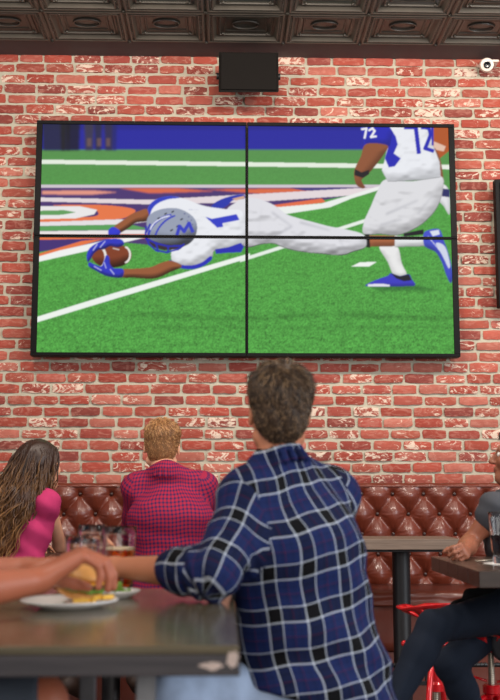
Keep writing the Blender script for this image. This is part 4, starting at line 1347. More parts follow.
def video_wall():
    SY = 6.165         # front of the glass
    # outer corners measured on the photo, averaged into a true rectangle
    tl, tr, bl, br = at(36.5, 121.5, SY), at(454, 123, SY), at(30.5, 356.5, SY), at(460.5, 356, SY)
    x0 = (tl.x + bl.x) / 2; x1 = (tr.x + br.x) / 2; z1 = (tl.z + tr.z) / 2; z0 = (bl.z + br.z) / 2
    xm = at(246.8, 240, SY).x; zm = at(250, 237, SY).z
    w = RGT
    def pix(x, z):
        dx = x - CAM.x; dy = SY - CAM.y; dz = z - CAM.z
        d = dx * FWD.x + dy * FWD.y + dz * FWD.z
        u = (dx * RGT.x + dy * RGT.y + dz * RGT.z) / d; v = (dx * UPV.x + dy * UPV.y + dz * UPV.z) / d
        return 250 + FPX * u, 350 - FPX * v
    names = {(0, 1): 'upper left', (1, 1): 'upper right', (0, 0): 'lower left', (1, 0): 'lower right'}
    what = {(0, 1): 'showing the silver helmet of the diving player',
            (1, 1): 'showing the standing player numbered 72 from behind',
            (0, 0): 'showing blue gloves holding the brown ball over green turf',
            (1, 0): 'showing a blue shoe on turf and the foot of the diver'}
    xs = (x0, xm, x1); zs = (z0, zm, z1)
    for (i, j), nm in names.items():
        a, b_, c, d = xs[i], xs[i + 1], zs[j], zs[j + 1]
        g = 0.0012
        a += g * i; b_ -= g * (1 - i); c += g * j; d -= g * (1 - j)
        cx, cz = (a + b_) / 2, (c + d) / 2
        t = thing('display_panel', (cx, WALL_Y, cz), f'{nm} screen, {what[(i, j)]}', 'screen', 'four screens forming one video wall')
        th, th2 = 0.036, 0.008     # outer border thick, inner seams thin
        la = th if i == 0 else th2; lb = th if i == 1 else th2; lc = 0.020 if j == 0 else th2; ld = 0.022 if j == 1 else th2
        # casing with the picture opening
        m = MB()
        m.box((cx, SY + 0.045, cz), (b_ - a, 0.07, d - c)); m.build('casing', M['bezel'], t, False, bevel=0.003)
        m = MB()
        for (p, q, r_, s_) in ((a, b_, d - ld, d), (a, b_, c, c + lc), (a, a + la, c + lc, d - ld), (b_ - lb, b_, c + lc, d - ld)):
            m.box(((p + q) / 2, SY + 0.004, (r_ + s_) / 2), (q - p, 0.014, s_ - r_))
        m.build('bezel', M['bezel'], t, False, bevel=0.0015)
        # picture area
        pa, pb, pc, pd = a + la, b_ - lb, c + lc, d - ld
        nx, nz = 320, 178
        X, Z = np.meshgrid(np.linspace(pa, pb, nx), np.linspace(pc, pd, nz))
        px, py = pix(X, Z)
        col = sample(px, py).reshape(-1, 3)
        P = np.stack([X, np.full_like(X, SY + 0.007), Z], -1).reshape(-1, 3)
        idx = np.arange(nx * nz).reshape(nz, nx)
        Q = np.stack([idx[:-1, :-1], idx[:-1, 1:], idx[1:, 1:], idx[1:, :-1]], -1).reshape(-1, 4)
        s_ = np_mesh('screen', P, Q, M['screen'], t); color_attr(s_.data, col)
        s_['label'] = 'lit part of a football picture'
        m = MB(); m.box((cx, WALL_Y - 0.05, cz), (0.34, 0.10, 0.34)); m.build('wall_mount', M['black_metal'], t, False)
video_wall()
# ------------------------------------------------------------------ people
def body(root, J, h, headc, headR, sc=1.0, th=1.0, fat=1.0, hands=(), skinm='skin_tan', nose=1.0):
    pts = [headc + V3(0, 0, .2 * sc)] + [J[k] for k in ('pelvis', 'sl', 'sr', 'el', 'er', 'wl', 'wr', 'kl', 'kr', 'al', 'ar', 'tl', 'tr')]
    S = Sdf(*pts_box(pts, 0.20), h)
    add_torso(S, J, -0.008, fat)
    add_arm(S, J['sl'], J['el'], J['wl'], -0.002, th); add_arm(S, J['sr'], J['er'], J['wr'], -0.002, th)
    add_leg(S, J['hl'], J['kl'], J['al'], J['tl'], -0.004, th); add_leg(S, J['hr'], J['kr'], J['ar'], J['tr'], -0.004, th)
    nk = headc + headR @ Vector((0, -0.022, -0.05)) * sc
    S.cone(J['neck'] - (J['neck'] - J['chest']).normalized() * 0.03, nk, 0.052, 0.052 * sc, 0.03)
    S2 = Sdf(*pts_box([headc], 0.19), h); add_head(S2, headc, headR, sc, nose)
    # merge the head block
    P0 = np.round((S2.lo - S.lo) / h).astype(int)
    S2 = Sdf(S.lo + P0 * h, S.lo + P0 * h + 0.38, h); add_head(S2, headc, headR, sc, nose)
    n = S2.F.shape
    sl = tuple(slice(P0[i], min(P0[i] + n[i], S.F.shape[i])) for i in range(3))
    sub = S2.F[:sl[0].stop - sl[0].start, :sl[1].stop - sl[1].start, :sl[2].stop - sl[2].start]
    S.F[sl] = S.smin(S.F[sl], sub, 0.02)
    for hd in hands: add_hand(S, **hd)
    P, Q = S.nets()
    o = np_mesh('body', P, Q, M[skinm], root)
    lips_attr(o, headc, headR, sc)
    add_eyes(o, headc, headR, sc)
    return o

def hips(J, fwd, w=0.085):
    lat = Vector(fwd).cross(Vector((0, 0, 1))).normalized()
    J['hl'] = J['pelvis'] - lat * w; J['hr'] = J['pelvis'] + lat * w
    return J

def trousers(root, J, mat, th=1.0, fat=1.0, h=0.006, cutoff=None, name='trousers', seed=3, o_=0.006):
    pts = [J[k] for k in ('pelvis', 'hl', 'hr', 'kl', 'kr', 'al', 'ar')]
    S = Sdf(*pts_box(pts, 0.17), h)
    latp = (J['hr'] - J['hl']).normalized()
    S.cone(J['pelvis'] - V3(0, 0, 0.02), J['pelvis'] + (J['waist'] - J['pelvis']) * 0.6, 0.118 * fat, 0.108 * fat, 0.05, latp, 1.42)
    for a, b, c, d in (('hl', 'kl', 'al', 'tl'), ('hr', 'kr', 'ar', 'tr')):
        add_leg(S, J[a], J[b], J[c], J[d], o_, th, foot=False)
    if cutoff:
        for p, n in cutoff: S.cut(p, n)
    S.disp(folds(0.0035, 70, (J['kl'] - J['hl']).normalized() + V3(0.2, 0.1, 0.5), 11, 1.5, seed))
    P, Q = S.nets()
    return np_mesh(name, P, Q, mat, root)

def shoes(root, J, mat, h=0.006):
    for a, b, kn in (('al', 'tl', 'kl'), ('ar', 'tr', 'kr')):
        S = Sdf(*pts_box([J[a], J[b]], 0.12), h)
        d = (J[b] - J[a]); d2 = d.normalized()
        S.cone(J[a], J[b], 0.046, 0.036, 0.02); S.cone(J[a] - V3(0, 0, .02) - d2 * 0.03, J[a], 0.035, 0.042, 0.02)
        S.cone(J[a], J[b] + d2 * 0.03, 0.035, 0.03, 0.02)
        P, Q = S.nets(); np_mesh('shoe', P, Q, mat, root)

def top_garment(root, J, mat, h=0.005, o=0.008, fat=1.0, th=1.0, endl=0.62, endr=0.62, hem=None, sleeves='long', name='shirt', fold=(0.004, 60), seed=1, collar=None, flare=0.0, extra=None, low=0.10):
    pts = [J[k] for k in ('pelvis', 'sl', 'sr', 'el', 'er', 'wl', 'wr', 'neck')]
    S = Sdf(*pts_box(pts, 0.21), h)
    add_torso(S, J, o, fat)
    latp = (J['hr'] - J['hl']).normalized()
    S.cone(J['pelvis'] - V3(0, 0, low), J['pelvis'], 0.118 * fat + o + flare, 0.114 * fat + o + flare * .6, 0.04, latp, 1.38)
    for s_, e, w, en in (('sl', 'el', 'wl', endl), ('sr', 'er', 'wr', endr)):
        if sleeves == 'long':
            add_arm(S, J[s_], J[e], J[w], o + 0.006, th, en, o + 0.008)
        else:
            m = J[s_] + (J[e] - J[s_]) * en
            S.cone(J[s_], m, 0.053 * th + o, 0.050 * th + o * 1.6, 0.04)
    if extra: extra(S)
    ax = (J['neck'] - J['pelvis']).normalized()
    S.disp(folds(fold[0], fold[1], ax + V3(0.35, 0.0, 0.0), 8.5, 1.7, seed))
    if sleeves == 'long':
        for s_, e, w in (('sl', 'el', 'wl'), ('sr', 'er', 'wr')):
            c = np.array(J[e]); dr = (J[w] - J[s_]).normalized()
            def sf(x, y, z, c=c, dr=dr):
                r2 = (x - c[0]) ** 2 + (y - c[1]) ** 2 + (z - c[2]) ** 2
                t = x * dr.x + y * dr.y + z * dr.z
                return (0.006 * np.sin(t * 150 + 2.0 * np.sin(x * 31 + z * 17) + 1.5 * np.sin(y * 29)) * np.exp(-r2 / 0.008)).astype(np.float32)
            S.disp(sf)
    if hem: S.cut(*hem)
    for s_, e, w, en in (('sl', 'el', 'wl', endl), ('sr', 'er', 'wr', endr)):
        pass
    N = J['neck']; up = (N - J['chest']).normalized()
    if collar:
        # stand-up fold-over collar around the neck
        c0 = N + up * collar.get('up', 0.012) + Vector(collar.get('off', (0, 0, 0)))
        R = basis(collar['fwd'], collar.get('axis', up))
        k = 20; r = collar.get('r', 0.066)
        ring = [c0 + R @ Vector((r * math.sin(2 * PI * i / k), r * 1.05 * math.cos(2 * PI * i / k), -0.016 * math.cos(2 * PI * i / k))) for i in range(k)]
        for i in range(k):
            S.cone(ring[i], ring[(i + 1) % k], 0.0075, 0.0075, 0.004)
            dn = (ring[i] - c0).normalized() * 0.016 - R.col[2] * 0.036
            S.cone(ring[i], ring[i] + dn, 0.008, 0.0085, 0.006)
    else:
        S.sub(N + up * 0.06, [0.074, 0.074, 0.055], basis((0, 1, 0), up) if abs(up.y) < 0.9 else None, 0.008)
    P, Q = S.nets()
    return np_mesh(name, P, Q, mat, root)

def person_root(x, y, label, grp=None):
    return thing('person', (x, y, 0), label, 'person', grp)

# ---- the man in the blue plaid shirt
def plaid_man():
    J = dict(pelvis=at(317, 690, 2.68), waist=at(303, 632, 2.67), chest=at(296, 545, 2.66), neck=at(276, 459, 2.66),
             sl=at(250, 497, 2.60), sr=at(328, 496, 2.80), el=at(214, 574, 2.44), er=at(334, 585, 3.02),
             wl=at(116, 567, 2.665), wr=V3(0.03, 3.12, 0.98))
    hips(J, (-0.6, 0.8, 0))
    J['kl'] = at(172, 702, 2.50); J['kr'] = V3(-0.02, 3.08, 0.83)
    J['al'] = V3(-0.16, 2.56, 0.40); J['ar'] = V3(0.0, 3.0, 0.40); J['tl'] = V3(-0.29, 2.62, 0.345); J['tr'] = V3(-0.10, 3.10, 0.345)
    hc = at(279, 417, 2.66); R = basis((-0.10, 1, 0.10), (0.02, -0.1, 1))
    root = person_root(J['pelvis'].x, J['pelvis'].y, 'man in blue plaid shirt and light jeans seated with his back turned')
    body(root, J, 0.005, hc, R, 0.95, 1.0, 1.0, [
        dict(W=J['wl'], f=(-1, 0.05, -0.05), nrm=(0.1, 0.5, -1), thumb=-1, curl=(0.35, 0.45, 0.3)),
        dict(W=J['wr'], f=(-0.9, 0.4, -0.25), nrm=(0, 0, -1), thumb=1, curl=(0.25, 0.3, 0.2))], 'skin_tan')
    def cuff(S):
        S.cone(J['chest'], J['pelvis'], 0.130, 0.150, 0.06, (0.8, 0.55, 0), 1.22)
        S.cone(J['pelvis'], J['pelvis'] - V3(-0.02, 0, 0.12), 0.150, 0.155, 0.06, (0.8, 0.55, 0), 1.2)
        S.cone(J['hl'], J['hl'] + (J['kl'] - J['hl']) * 0.18, 0.115, 0.108, 0.04)
        S.cone(J['sr'] - V3(0.02, 0, 0.03), J['waist'] + V3(0.07, 0.04, 0), 0.060, 0.09, 0.06)
        S.cone(J['neck'] - V3(0, 0, 0.05), J['sr'], 0.05, 0.045, 0.06)
        d = (J['wl'] - J['el']).normalized(); c = J['el'] + (J['wl'] - J['el']) * 0.30
        S.cone(c - d * 0.028, c + d * 0.02, 0.054, 0.053, 0.006)
        d = (J['wr'] - J['er']).normalized(); c = J['er'] + (J['wr'] - J['er']) * 0.55
        S.cone(c - d * 0.028, c + d * 0.02, 0.052, 0.050, 0.006)
    sh = top_garment(root, J, M['plaid'], 0.005, 0.010, 1.0, 1.04, 0.28, 0.52, hem=(at(265, 692, 2.50), (-0.25, -0.25, -1)),
                     collar=dict(fwd=(-0.25, 1, 0.0), r=0.064, up=0.010), fold=(0.0075, 40), seed=2.2, flare=0.012, extra=cuff, low=0.12)
    bk = (0.6, -0.8, 0)
    uv_regions(sh, [([J['pelvis'], J['neck']], (0.16, 0.15), bk, 'torso'),
                    ([J['sl'], J['el']], (0.066, 0.055), (0.2, -1, 0.2), 'arm'), ([J['el'] + (J['wl'] - J['el']) * 0.2, J['wl']], (0.05, 0.05), (0, -1, 0.3), 'arm'),
                    ([J['sr'], J['er']], (0.066, 0.055), (0.6, -0.8, 0), 'arm'), ([J['er'], J['wr']], (0.056, 0.05), (0, -1, 0.3), 'arm')])
    b = MB(); d = (J['wl'] - J['el']).normalized(); c = J['el'] + (J['wl'] - J['el']) * 0.26
    trousers(root, J, M['light_denim'], 1.02, 1.02, 0.006, [(J['al'] - V3(0, 0, -.03), (0, 0, -1))])
    shoes(root, J, M['shoe'])
    short_hair(root, hc, R, [(66, 50, 38), (92, 72, 54), (48, 36, 28), (132, 106, 78)], 0.95, 0.42, 0.016, -0.062, 0.06, 6000, 0.030, 0.5, seed=4, puff=(0.0, 0.0, 0.002))
plaid_man()

# ---- the man in the red checked shirt
def red_man():
    J = dict(pelvis=at(169, 598, 4.90), waist=at(170, 566, 4.86), chest=at(170, 518, 4.86), neck=at(166, 470, 4.90),
             sl=at(138, 488, 4.95), sr=at(202, 488, 4.95), el=at(133, 533, 5.12), er=at(208, 533, 5.12), wl=at(150, 540, 5.36), wr=at(190, 540, 5.36))
    hips(J, (0, 1, 0))
    for s_, e in (('l', -1), ('r', 1)):
        J['k' + s_] = J['h' + s_] + V3(e * 0.07, 0.42, 0.0); J['a' + s_] = J['k' + s_] + V3(e * 0.02, -0.05, -0.42); J['t' + s_] = J['a' + s_] + V3(0, .13, -0.06)
    hc = at(162, 449, 5.00); R = basis((0.03, 1, 0.05), (0.05, 0.0, 1))
    root = person_root(J['pelvis'].x, J['pelvis'].y, 'man with short blond hair in a red and blue checked shirt, seen from behind')
    body(root, J, 0.006, hc, R, 1.04, 1.0, 1.0, [dict(W=J['wl'], f=(0.8, 0.6, -0.1), nrm=(0, 0.1, -1), thumb=1, curl=(.3, .3, .2)), dict(W=J['wr'], f=(-0.8, 0.6, -0.1), nrm=(0, 0.1, -1), thumb=-1, curl=(.3, .3, .2))], 'skin_light')
    sh = top_garment(root, J, M['gingham'], 0.006, 0.010, 1.0, 1.0, 0.8, 0.8, collar=dict(fwd=(0, 1, 0.3), r=0.064, up=0.012, axis=(0, -0.1, 1)), fold=(0.005, 55), seed=5.1, flare=0.01)
    uv_regions(sh, [([J['pelvis'], J['neck']], (0.16, 0.14), (0, -1, 0), 'torso'),
                    ([J['sl'], J['el']], (0.066, 0.055), (0, -1, 0), 'arm'), ([J['el'], J['wl']], (0.056, 0.05), (0, -1, 0.3), 'arm'),
                    ([J['sr'], J['er']], (0.066, 0.055), (0, -1, 0), 'arm'), ([J['er'], J['wr']], (0.056, 0.05), (0, -1, 0.3), 'arm')])
    trousers(root, J, M['navy_denim']); shoes(root, J, M['shoe'])
    short_hair(root, hc, R, [(140, 98, 62), (168, 122, 78), (112, 76, 48), (188, 144, 96)], 1.04, 0.6, 0.010, -0.056, 0.058, 4200, 0.020, 1.4, seed=9)
red_man()

# ---- the girl in the pink top
def girl():
    J = dict(pelvis=at(16, 602, 4.84), waist=at(21, 570, 4.84), chest=at(28, 528, 4.86), neck=at(34, 488, 4.88),
             sr=at(47, 503, 4.80), sl=at(6, 500, 4.98), er=at(60, 545, 5.08), el=at(-8, 540, 5.14), wr=at(92, 545, 5.22), wl=at(28, 543, 5.30))
    J['fw'] = 0.76
    hips(J, (0.6, 0.8, 0), 0.08)
    for s_, e in (('l', -1), ('r', 1)):
        J['k' + s_] = J['h' + s_] + V3(0.10 + e * 0.04, 0.38, 0.0); J['a' + s_] = J['k' + s_] + V3(0.0, -0.05, -0.40); J['t' + s_] = J['a' + s_] + V3(0.05, .11, -0.06)
    hc = at(41, 467, 4.87); R = basis((0.62, 0.8, 0.04), (0, 0, 1))
    root = person_root(J['pelvis'].x, J['pelvis'].y, 'girl with long curly brown hair and a pink short-sleeved top, looking away from us')
    body(root, J, 0.006, hc, R, 0.92, 0.80, 0.80, [dict(W=J['wr'], f=(0.8, 0.6, -0.1), nrm=(0, 0.1, -1), thumb=1, curl=(.3, .3, .2), sc=0.85), dict(W=J['wl'], f=(0.8, 0.5, -0.1), nrm=(0, 0.1, -1), thumb=-1, curl=(.3, .3, .2), sc=0.85)], 'skin_light')
    top_garment(root, J, M['pink'], 0.006, 0.007, 0.82, 0.70, 0.15, 0.15, sleeves='short', name='top', fold=(0.0055, 60), seed=1.7, flare=0.006)
    trousers(root, J, M['navy_denim'], 0.85, 0.9); shoes(root, J, M['shoe'])
    # hair: solid mass plus many ringlets, dark at the root and lighter at the tips
    S = Sdf(*pts_box([hc, at(14, 570, 4.75)], 0.20), 0.005)
    L = lambda x, y, z: hc + R @ Vector((x, y, z)) * 0.92
    S.ell(L(0, -0.016, 0.040), [0.084, 0.104, 0.094], R, 0.0)
    S.cone(L(-0.02, -0.05, 0.0), at(20, 500, 4.80), 0.086, 0.078, 0.05)
    S.cone(at(20, 500, 4.80), at(4, 545, 4.76), 0.078, 0.045, 0.05)
    S.cone(L(-0.06, -0.01, 0.0), at(2, 520, 4.86), 0.05, 0.05, 0.05)
    S.cut(L(0.0, 0.055, 0.06), R @ Vector((0.0, 1, -0.45)))
    S.sub(L(0.07, 0.10, -0.06), [0.06, 0.06, 0.09], R, 0.02)
    S.disp(folds(0.006, 90, R @ Vector((1, 0.2, 0)), 30, 1.2, 3))
    P, Q = S.nets()
    o = np_mesh('hair', P, Q, M['hair'], root)
    dk, md, lt = np.array(lin((46, 28, 20))), np.array(lin((104, 66, 40))), np.array(lin((196, 142, 84)))
    f = np.clip((hc.z - 0.02 - P[:, 2]) / 0.42, 0, 1)[:, None]
    color_attr(o.data, dk * (1 - f) + md * f)
    rr = np.random.default_rng(11); LST = []
    me = o.data; N = np.empty(len(P) * 3, np.float32); me.vertices.foreach_get('normal', N); N = N.reshape(-1, 3)
    cand = np.where((P[:, 2] > hc.z - 0.16))[0]
    for i in rr.choice(cand, 900):
        p = Vector(P[i]); nn = Vector(N[i])
        end_z = hc.z - rr.uniform(0.20, 0.47)
        n_ = 26; pts = []; rad = []
        amp0 = rr.uniform(0.006, 0.015); fr = rr.uniform(24, 38); ph = rr.uniform(0, 6.28)
        tgt = at(rr.uniform(-25, 16), 0, 4.78); tx = tgt.x; ty = 4.74 + rr.uniform(-0.03, 0.12)
        out = nn.copy(); out.z = 0
        z = p.z; x, y = p.x, p.y
        if end_z > p.z - 0.08: end_z = p.z - 0.08
        for k in range(n_):
            q = k / (n_ - 1)
            zz = p.z + (end_z - p.z) * q + (0.01 * math.sin(PI * min(1, q * 4)) if nn.z > 0.4 else 0)
            spread = math.sin(min(1, q * 2.2) * PI / 2)
            xx = p.x + out.x * 0.035 * spread + (tx - p.x) * 0.75 * q ** 1.4; yy = p.y + out.y * 0.035 * spread + (ty - p.y) * 0.5 * q ** 1.4
            a = amp0 * min(1, q * 1.8)
            an = fr * (p.z - zz) * 2.2 + ph
            pts.append(Vector((xx + a * math.cos(an), yy + a * math.sin(an), zz)))
            rad.append(0.0030 * (1 - 0.75 * q ** 2) + 0.0004)
        t = rr.random(); c0 = dk * (0.7 + 0.8 * rr.random()); c1 = (md * (1 - t) + lt * t) * (0.7 + 0.5 * rr.random())
        LST.append((pts, rad, tuple(c0), tuple(c1)))
    s_ = strands('ringlet', LST, o, None, n=4); s_['kind'] = 'stuff'
girl()

# ---- the woman at the right edge
def woman():
    J = dict(pelvis=at(512, 608, 4.06), waist=at(517, 578, 4.08), chest=at(513, 536, 4.10), neck=at(512, 496, 4.10),
             sl=at(495, 508, 3.99), sr=at(520, 503, 4.27), el=at(469, 544, 4.04), er=at(528, 560, 4.34), wl=at(464, 552, 3.83), wr=at(505, 585, 4.26))
    J['fw'] = 0.9
    hips(J, (-0.95, 0.3, 0), 0.08)
    J['kl'] = at(434, 627, 3.76); J['al'] = at(388, 712, 3.66); J['tl'] = at(362, 728, 3.60)
    J['kr'] = at(450, 664, 3.98); J['ar'] = at(489, 745, 4.05); J['tr'] = at(455, 775, 3.95)
    hc = at(519, 459, 4.10); R = basis((-1, 0.34, 0.12), (0.1, 0, 1))
    root = person_root(J['pelvis'].x, J['pelvis'].y, 'woman in a grey T-shirt and dark jeans, legs crossed, cut off by the right edge')
    bd = body(root, J, 0.005, hc, R, 0.93, 0.80, 0.88, [dict(W=J['wl'], f=(-0.25, -1, 0.10), nrm=(-1, 0.1, -0.5), thumb=-1, curl=(1.0, 1.0, 0.7), sc=0.82, tout=0.35, tcurl=0.8),
         dict(W=J['wr'], f=(-1, -0.2, -0.1), nrm=(0, 0, -1), thumb=1, curl=(.3, .3, .2), sc=0.9)], 'skin_brown')
    top_garment(root, J, M['grey_tee'], 0.005, 0.006, 0.86, 0.72, 0.25, 0.3, sleeves='short', name='top', fold=(0.005, 60), seed=3.3)
    trousers(root, J, M['navy_denim'], 0.86, 0.92, 0.005, [], seed=8)
    shoes(root, J, M['shoe'])
    short_hair(root, hc, R, [(38, 26, 22), (56, 38, 30), (30, 20, 18)], 0.93, 0.45, 0.020, -0.075, 0.062, 2600, 0.03, 0.4, seed=13)
    # pony tail over the shoulder
    S = Sdf(*pts_box([hc, J['neck']], 0.22), 0.005)
    a = hc + R @ Vector((0, -0.10, -0.02)); b_ = hc + R @ Vector((-0.04, -0.05, -0.20)); c = hc + R @ Vector((-0.07, 0.03, -0.27))
    S.cone(a, b_, 0.04, 0.035, 0.02); S.cone(b_, c, 0.035, 0.02, 0.02)
    S.disp(folds(0.004, 150, (1, 0.2, 0.1), 30, 1.2, 5))
    P, Q = S.nets(); o = np_mesh('ponytail', P, Q, M['hair'], root); color_attr(o.data, np.tile(np.array(lin((40, 28, 22))), (len(P), 1)))
woman()

# ---- the companion at the left end of the foreground table
def companion():
    J = dict(pelvis=V3(-0.93, 2.20, 0.83), waist=V3(-0.97, 2.20, 0.97), chest=V3(-0.97, 2.18, 1.16), neck=V3(-0.90, 2.18, 1.38),
             sr=V3(-0.87, 2.02, 1.31), sl=V3(-0.87, 2.36, 1.31), er=V3(-0.63, 1.86, 1.098), el=V3(-0.68, 2.50, 1.10), wr=at(40, 580, 2.17), wl=at(28, 569, 2.53))
    hips(J, (1, 0, 0), 0.09)
    J['kr'] = at(34, 706, 2.12); J['kl'] = V3(-0.46, 2.42, 0.84); J['ar'] = J['kr'] + V3(-0.05, 0.02, -0.42); J['al'] = J['kl'] + V3(-0.05, 0, -0.42)
    J['tr'] = J['ar'] + V3(0.14, 0, -0.05); J['tl'] = J['al'] + V3(0.14, 0, -0.05)
    hc = V3(-0.85, 2.18, 1.51); R = basis((0.8, 0.6, 0.1), (0, 0, 1))
    root = person_root(J['pelvis'].x, J['pelvis'].y, 'person at the left edge with bare forearms, holding a burger over a plate')
    body(root, J, 0.0045, hc, R, 1.0, 1.12, 1.0, [
        dict(W=J['wr'], f=(0.80, 0.35, 0.50), nrm=(0.42, 0.15, -0.9), thumb=1, curl=(0.85, 0.6, 0.45), sc=1.16, tcurl=0.8, spread=0.03),
        dict(W=J['wl'], f=(0.9, 0.0, 0.15), nrm=(0.3, -0.25, -0.9), thumb=-1, curl=(0.6, 0.7, 0.5), sc=1.0, tcurl=0.8, spread=0.03)], 'skin_olive')
    top_garment(root, J, M['dark_cloth'], 0.006, 0.010, 1.0, 1.0, 0.5, 0.5, sleeves='short', fold=(0.005, 50), seed=4.4)
    k = 0.80
    trousers(root, J, M['grey_short'], 1.06, 1.02, 0.006, [((J['hr'] + (J['kr'] - J['hr']) * 1.03), (J['kr'] - J['hr']).normalized())], 'shorts', o_=0.012)
    shoes(root, J, M['shoe'])
    short_hair(root, hc, R, [(40, 28, 22), (60, 42, 32)], 1.0, 0.45, 0.014, -0.056, 0.06, 1800, 0.026, 0.5, seed=17)
companion()

# ------------------------------------------------------------------ things on the tables
def tumbler(name, c, rb, rt, h, label, grp=None, fill=None, fmat=None, foam=False, thick_base=0.010):
    t = thing(name, c, label, 'glass', grp)
    w = 0.0017
    prof = [(0, 0), (rb * 0.94, 0), (rb, 0.003)] + [(rb + (rt - rb) * k / 8, 0.003 + (h - 0.003) * k / 8) for k in range(1, 9)]
    prof += [(rt - w * 0.5, h + 0.001), (rt - w, h)] + [(rb - w + (rt - rb) * k / 8, thick_base + (h - thick_base) * k / 8) for k in range(7, -1, -1)] + [(0, thick_base)]
    m = MB(); m.lathe(prof, c, 40); m.build('glass_wall', M['glass'], t)
    if fill:
        z1 = fill; r1 = rb - w + (rt - rb) * (z1 / h)
        m = MB(); m.lathe([(0, thick_base + .0006), (rb - w - 0.0006, thick_base + 0.0008), (r1 - 0.0006, z1), (0, z1)], c, 36); m.build('drink', fmat, t, sharp=40)
        if foam:
            m = MB(); m.lathe([(0, z1 + 0.0005), (r1 - 0.0008, z1 + 0.0005), (r1 - 0.0006, z1 + 0.006), (0, z1 + 0.006)], c, 30); m.build('foam', M['foam'], t, sharp=40)
    return t
ZT = 1.05
def on_table(px, d, z=ZT):
    p = at(px, 500, d); return Vector((p.x, d, z))
g1 = on_table(85, 2.52); tumbler('drinking_glass', g1, 0.036, 0.0455, 0.147, 'clear empty tumbler right behind the hand that holds the burger')
g2 = on_table(121, 2.735, ZT); tumbler('drinking_glass', g2, 0.034, 0.042, 0.162, 'tumbler half full of amber beer, rightmost on the foreground table', fill=0.104, fmat=M['beer'], foam=True)
g3 = on_table(93, 2.748, ZT); tumbler('drinking_glass', g3, 0.030, 0.036, 0.166, 'clear glass partly hidden between the empty tumbler and the amber beer')

def plate(c, r, label, grp=None, rimcol='plate'):
    t = tag(None or MB_plate(c, r, rimcol), label, 'plate', grp)
    return t
def MB_plate(c, r, mt):
    m = MB(); m.lathe([(0, 0.002), (r * 0.55, 0.0), (r * 0.6, 0.002), (r * 0.98, 0.015), (r, 0.0175), (r * 0.985, 0.0195), (r * 0.9, 0.016), (r * 0.66, 0.007), (r * 0.6, 0.0055), (0, 0.0055)], c, 56)
    return m.build('plate', M[mt], None)
pc = on_table(72, 2.345); plate(pc, 0.107, 'large white plate under the burger in front of the left hands')
sp_ = on_table(116, 2.555); plate(sp_, 0.062, 'small plate with green salad below the plaid man\'s bare wrist')
r_ = random.Random(4)
bc = at(82, 581, 2.375)
def burger():
    t = thing('burger', (bc.x, bc.y, ZT), 'burger with melted cheese gripped by the near hand over the large white plate', 'food')
    Rm = basis((0.25, 1, 0.1), (0.3, 0.1, 1)); 
    def disc(nm, z, rx, h, mt, wob, top=0):
        m = MB(); pr = [(0, z - h / 2), (rx * .92, z - h / 2), (rx, z - h * .2), (rx, z + h * .2), (rx * .9, z + h / 2)] + ([(rx * 0.7, z + h * .5 + top * .6), (rx * .35, z + h * .5 + top * .9)] if top else []) + [(0, z + h / 2 + top)]
        m.lathe(pr, bc, 32, M=Rm)
        m.v = [(x + r_.uniform(-wob, wob), y + r_.uniform(-wob, wob), q + r_.uniform(-wob, wob)) for x, y, q in m.v]
        m.build(nm, M[mt], t)
    disc('bottom_bun', -0.022, 0.050, 0.018, 'bun', 0.0008); disc('lettuce', -0.009, 0.055, 0.006, 'lettuce', 0.003)
    disc('patty', 0.0, 0.050, 0.014, 'patty', 0.0015); disc('cheese', 0.009, 0.053, 0.004, 'cheese', 0.002); disc('top_bun', 0.018, 0.050, 0.012, 'bun', 0.0006, 0.018)
burger()
for k, (px_, d_, a_) in enumerate(((106, 2.36, 0.3), (98, 2.31, 1.2), (90, 2.30, -0.4), (109, 2.33, 0.9), (83, 2.29, 0.1))):
    p = on_table(px_, d_, ZT + 0.020 + 0.004 * (k % 2)); m = MB(); m.box(p, (0.034, 0.011, 0.009), a_)
    o = m.build('potato_chip', M['fries'], None, False, bevel=0.002)
    tag(o, 'yellow potato chip lying on the right part of the large white plate', 'food', 'potato chips on the white plate')
# salad on the small plate
t = thing('salad', (sp_.x, sp_.y, ZT + 0.01), 'green salad leaves heaped on the small plate', 'food')
for k in range(9):
    m = MB(); a = r_.uniform(0, 6.28); rr_ = r_.uniform(0, 0.030); c = Vector((sp_.x + rr_ * math.cos(a), sp_.y + rr_ * math.sin(a), ZT + 0.014 + 0.004 * (k % 3)))
    n_ = 7; w_ = r_.uniform(0.016, 0.026); vs = []; ph = r_.uniform(0, 6)
    for i in range(n_):
        for j in range(n_):
            u, v = i / (n_ - 1) * 2 - 1, j / (n_ - 1) * 2 - 1
            s_ = math.sqrt(max(0, 1 - 0.5 * (u * u + v * v) * 0.9))
            vs.append(c + Vector((u * w_ * s_, v * w_ * s_, 0.006 * math.sin(u * 3 + ph) * math.cos(v * 4) + 0.005 * (u * u + v * v))))
    m.add(vs, [(i * n_ + j, (i + 1) * n_ + j, (i + 1) * n_ + j + 1, i * n_ + j + 1) for i in range(n_ - 1) for j in range(n_ - 1)])
    lf = m.build('leaf', M['lettuce'], t); sm = lf.modifiers.new('thick', 'SOLIDIFY'); sm.thickness = 0.0015
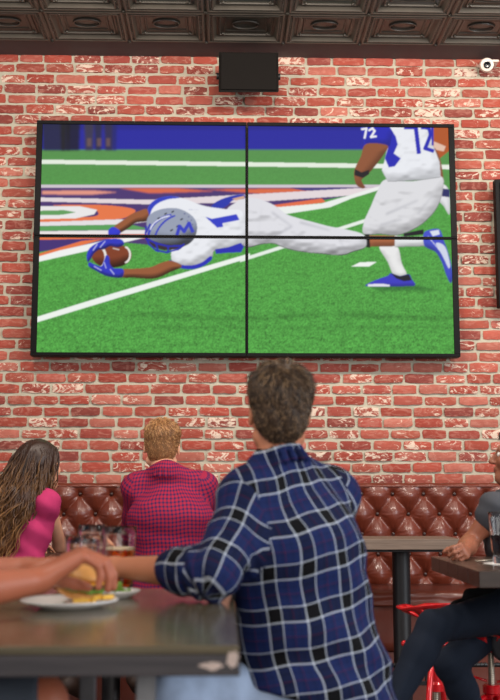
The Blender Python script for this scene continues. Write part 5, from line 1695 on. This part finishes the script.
# right table: beer on a paper mat, knife
gc = Vector((at(500, 540, 3.60).x, 3.60, Z_NEAR))
m = MB(); m.lathe([(0, 0), (0.058, 0), (0.058, 0.0016), (0, 0.0016)], gc, 36)
o = m.build('coaster', M['paper'], None, False); tag(o, 'white round paper mat under the dark beer at the right edge', 'coaster')
t = tumbler('beer_glass', gc + V3(0, 0, 0.0018), 0.026, 0.038, 0.172, 'tall glass of dark beer on the white mat at the right edge', fill=0.095, fmat=M['stout'], thick_base=0.022)
m = MB(); p0 = at(477, 556, 3.72); p1 = at(488, 553, 3.78)
m.tube([Vector((p0.x - .02, 3.66, Z_NEAR + 0.005)), Vector((p0.x + 0.05, 3.72, Z_NEAR + 0.005)), Vector((p0.x + 0.12, 3.80, Z_NEAR + 0.005))], [0.004, 0.005, 0.003], 10, flat=0.6)
o = m.build('table_knife', M['steel'], None); tag(o, 'thin pale metal knife between the hand and the dark beer', 'cutlery')
# black garment on the lap
m = Sdf(*pts_box([at(455, 604, 3.95), at(500, 590, 4.0)], 0.12), 0.005)
m.cone(at(452, 607, 3.95), at(476, 599, 3.97), 0.014, 0.035, 0.02); m.cone(at(474, 598, 3.97), at(500, 594, 4.0), 0.034, 0.045, 0.03)
m.disp(folds(0.005, 80, (1, 0, 1), 20, 1.5, 1))
P, Q = m.nets(); o = np_mesh('folded_jacket', P, Q, M['dark_cloth'], None); tag(o, 'black garment bunched on the lap of the woman with crossed legs', 'clothing')
# ------------------------------------------------------------------ light
def area(name, loc, target, sx, sy, energy, rgb=(255, 255, 255)):
    ld = bpy.data.lights.new(name, 'AREA'); ld.shape = 'RECTANGLE'; ld.size = sx; ld.size_y = sy; ld.energy = energy; ld.color = lin(rgb)
    o = bpy.data.objects.new(name, ld); COL.objects.link(o); o.location = loc
    o.rotation_euler = (Vector(target) - Vector(loc)).to_track_quat('-Z', 'Y').to_euler()
    return o
area('window_daylight_rear', (1.5, -3.6, 2.7), (0.2, 6, 1.8), 5.5, 2.6, 190, (255, 250, 244))
area('window_daylight_right', (4.6, 1.6, 2.4), (-0.5, 5.6, 1.3), 3.0, 2.4, 150, (246, 250, 255))
area('window_daylight_left', (-4.6, 1.2, 2.2), (0, 4.6, 1.1), 2.4, 2.0, 50, (255, 250, 244))
for x in (-1.1, 0.3, 1.7, 3.0):
    o = area('ceiling_lamp', (x, 3.7, 3.85), (x, 6.3, 2.0), 0.5, 0.3, 42, (255, 240, 226))
area('ceiling_lamp', (-0.9, 1.3, 3.7), (-0.3, 2.3, 1.0), 0.5, 0.5, 34, (255, 244, 232))
wd = bpy.data.worlds.new('room_ambience'); scn.world = wd; wd.use_nodes = True
bg = wd.node_tree.nodes['Background']; bg.inputs[0].default_value = (*lin((196, 196, 204)), 1); bg.inputs[1].default_value = 0.36
scn.cycles.max_bounces = 14
scn.cycles.transmission_bounces = 14
scn.cycles.transparent_max_bounces = 12
scn.cycles.use_denoising = True
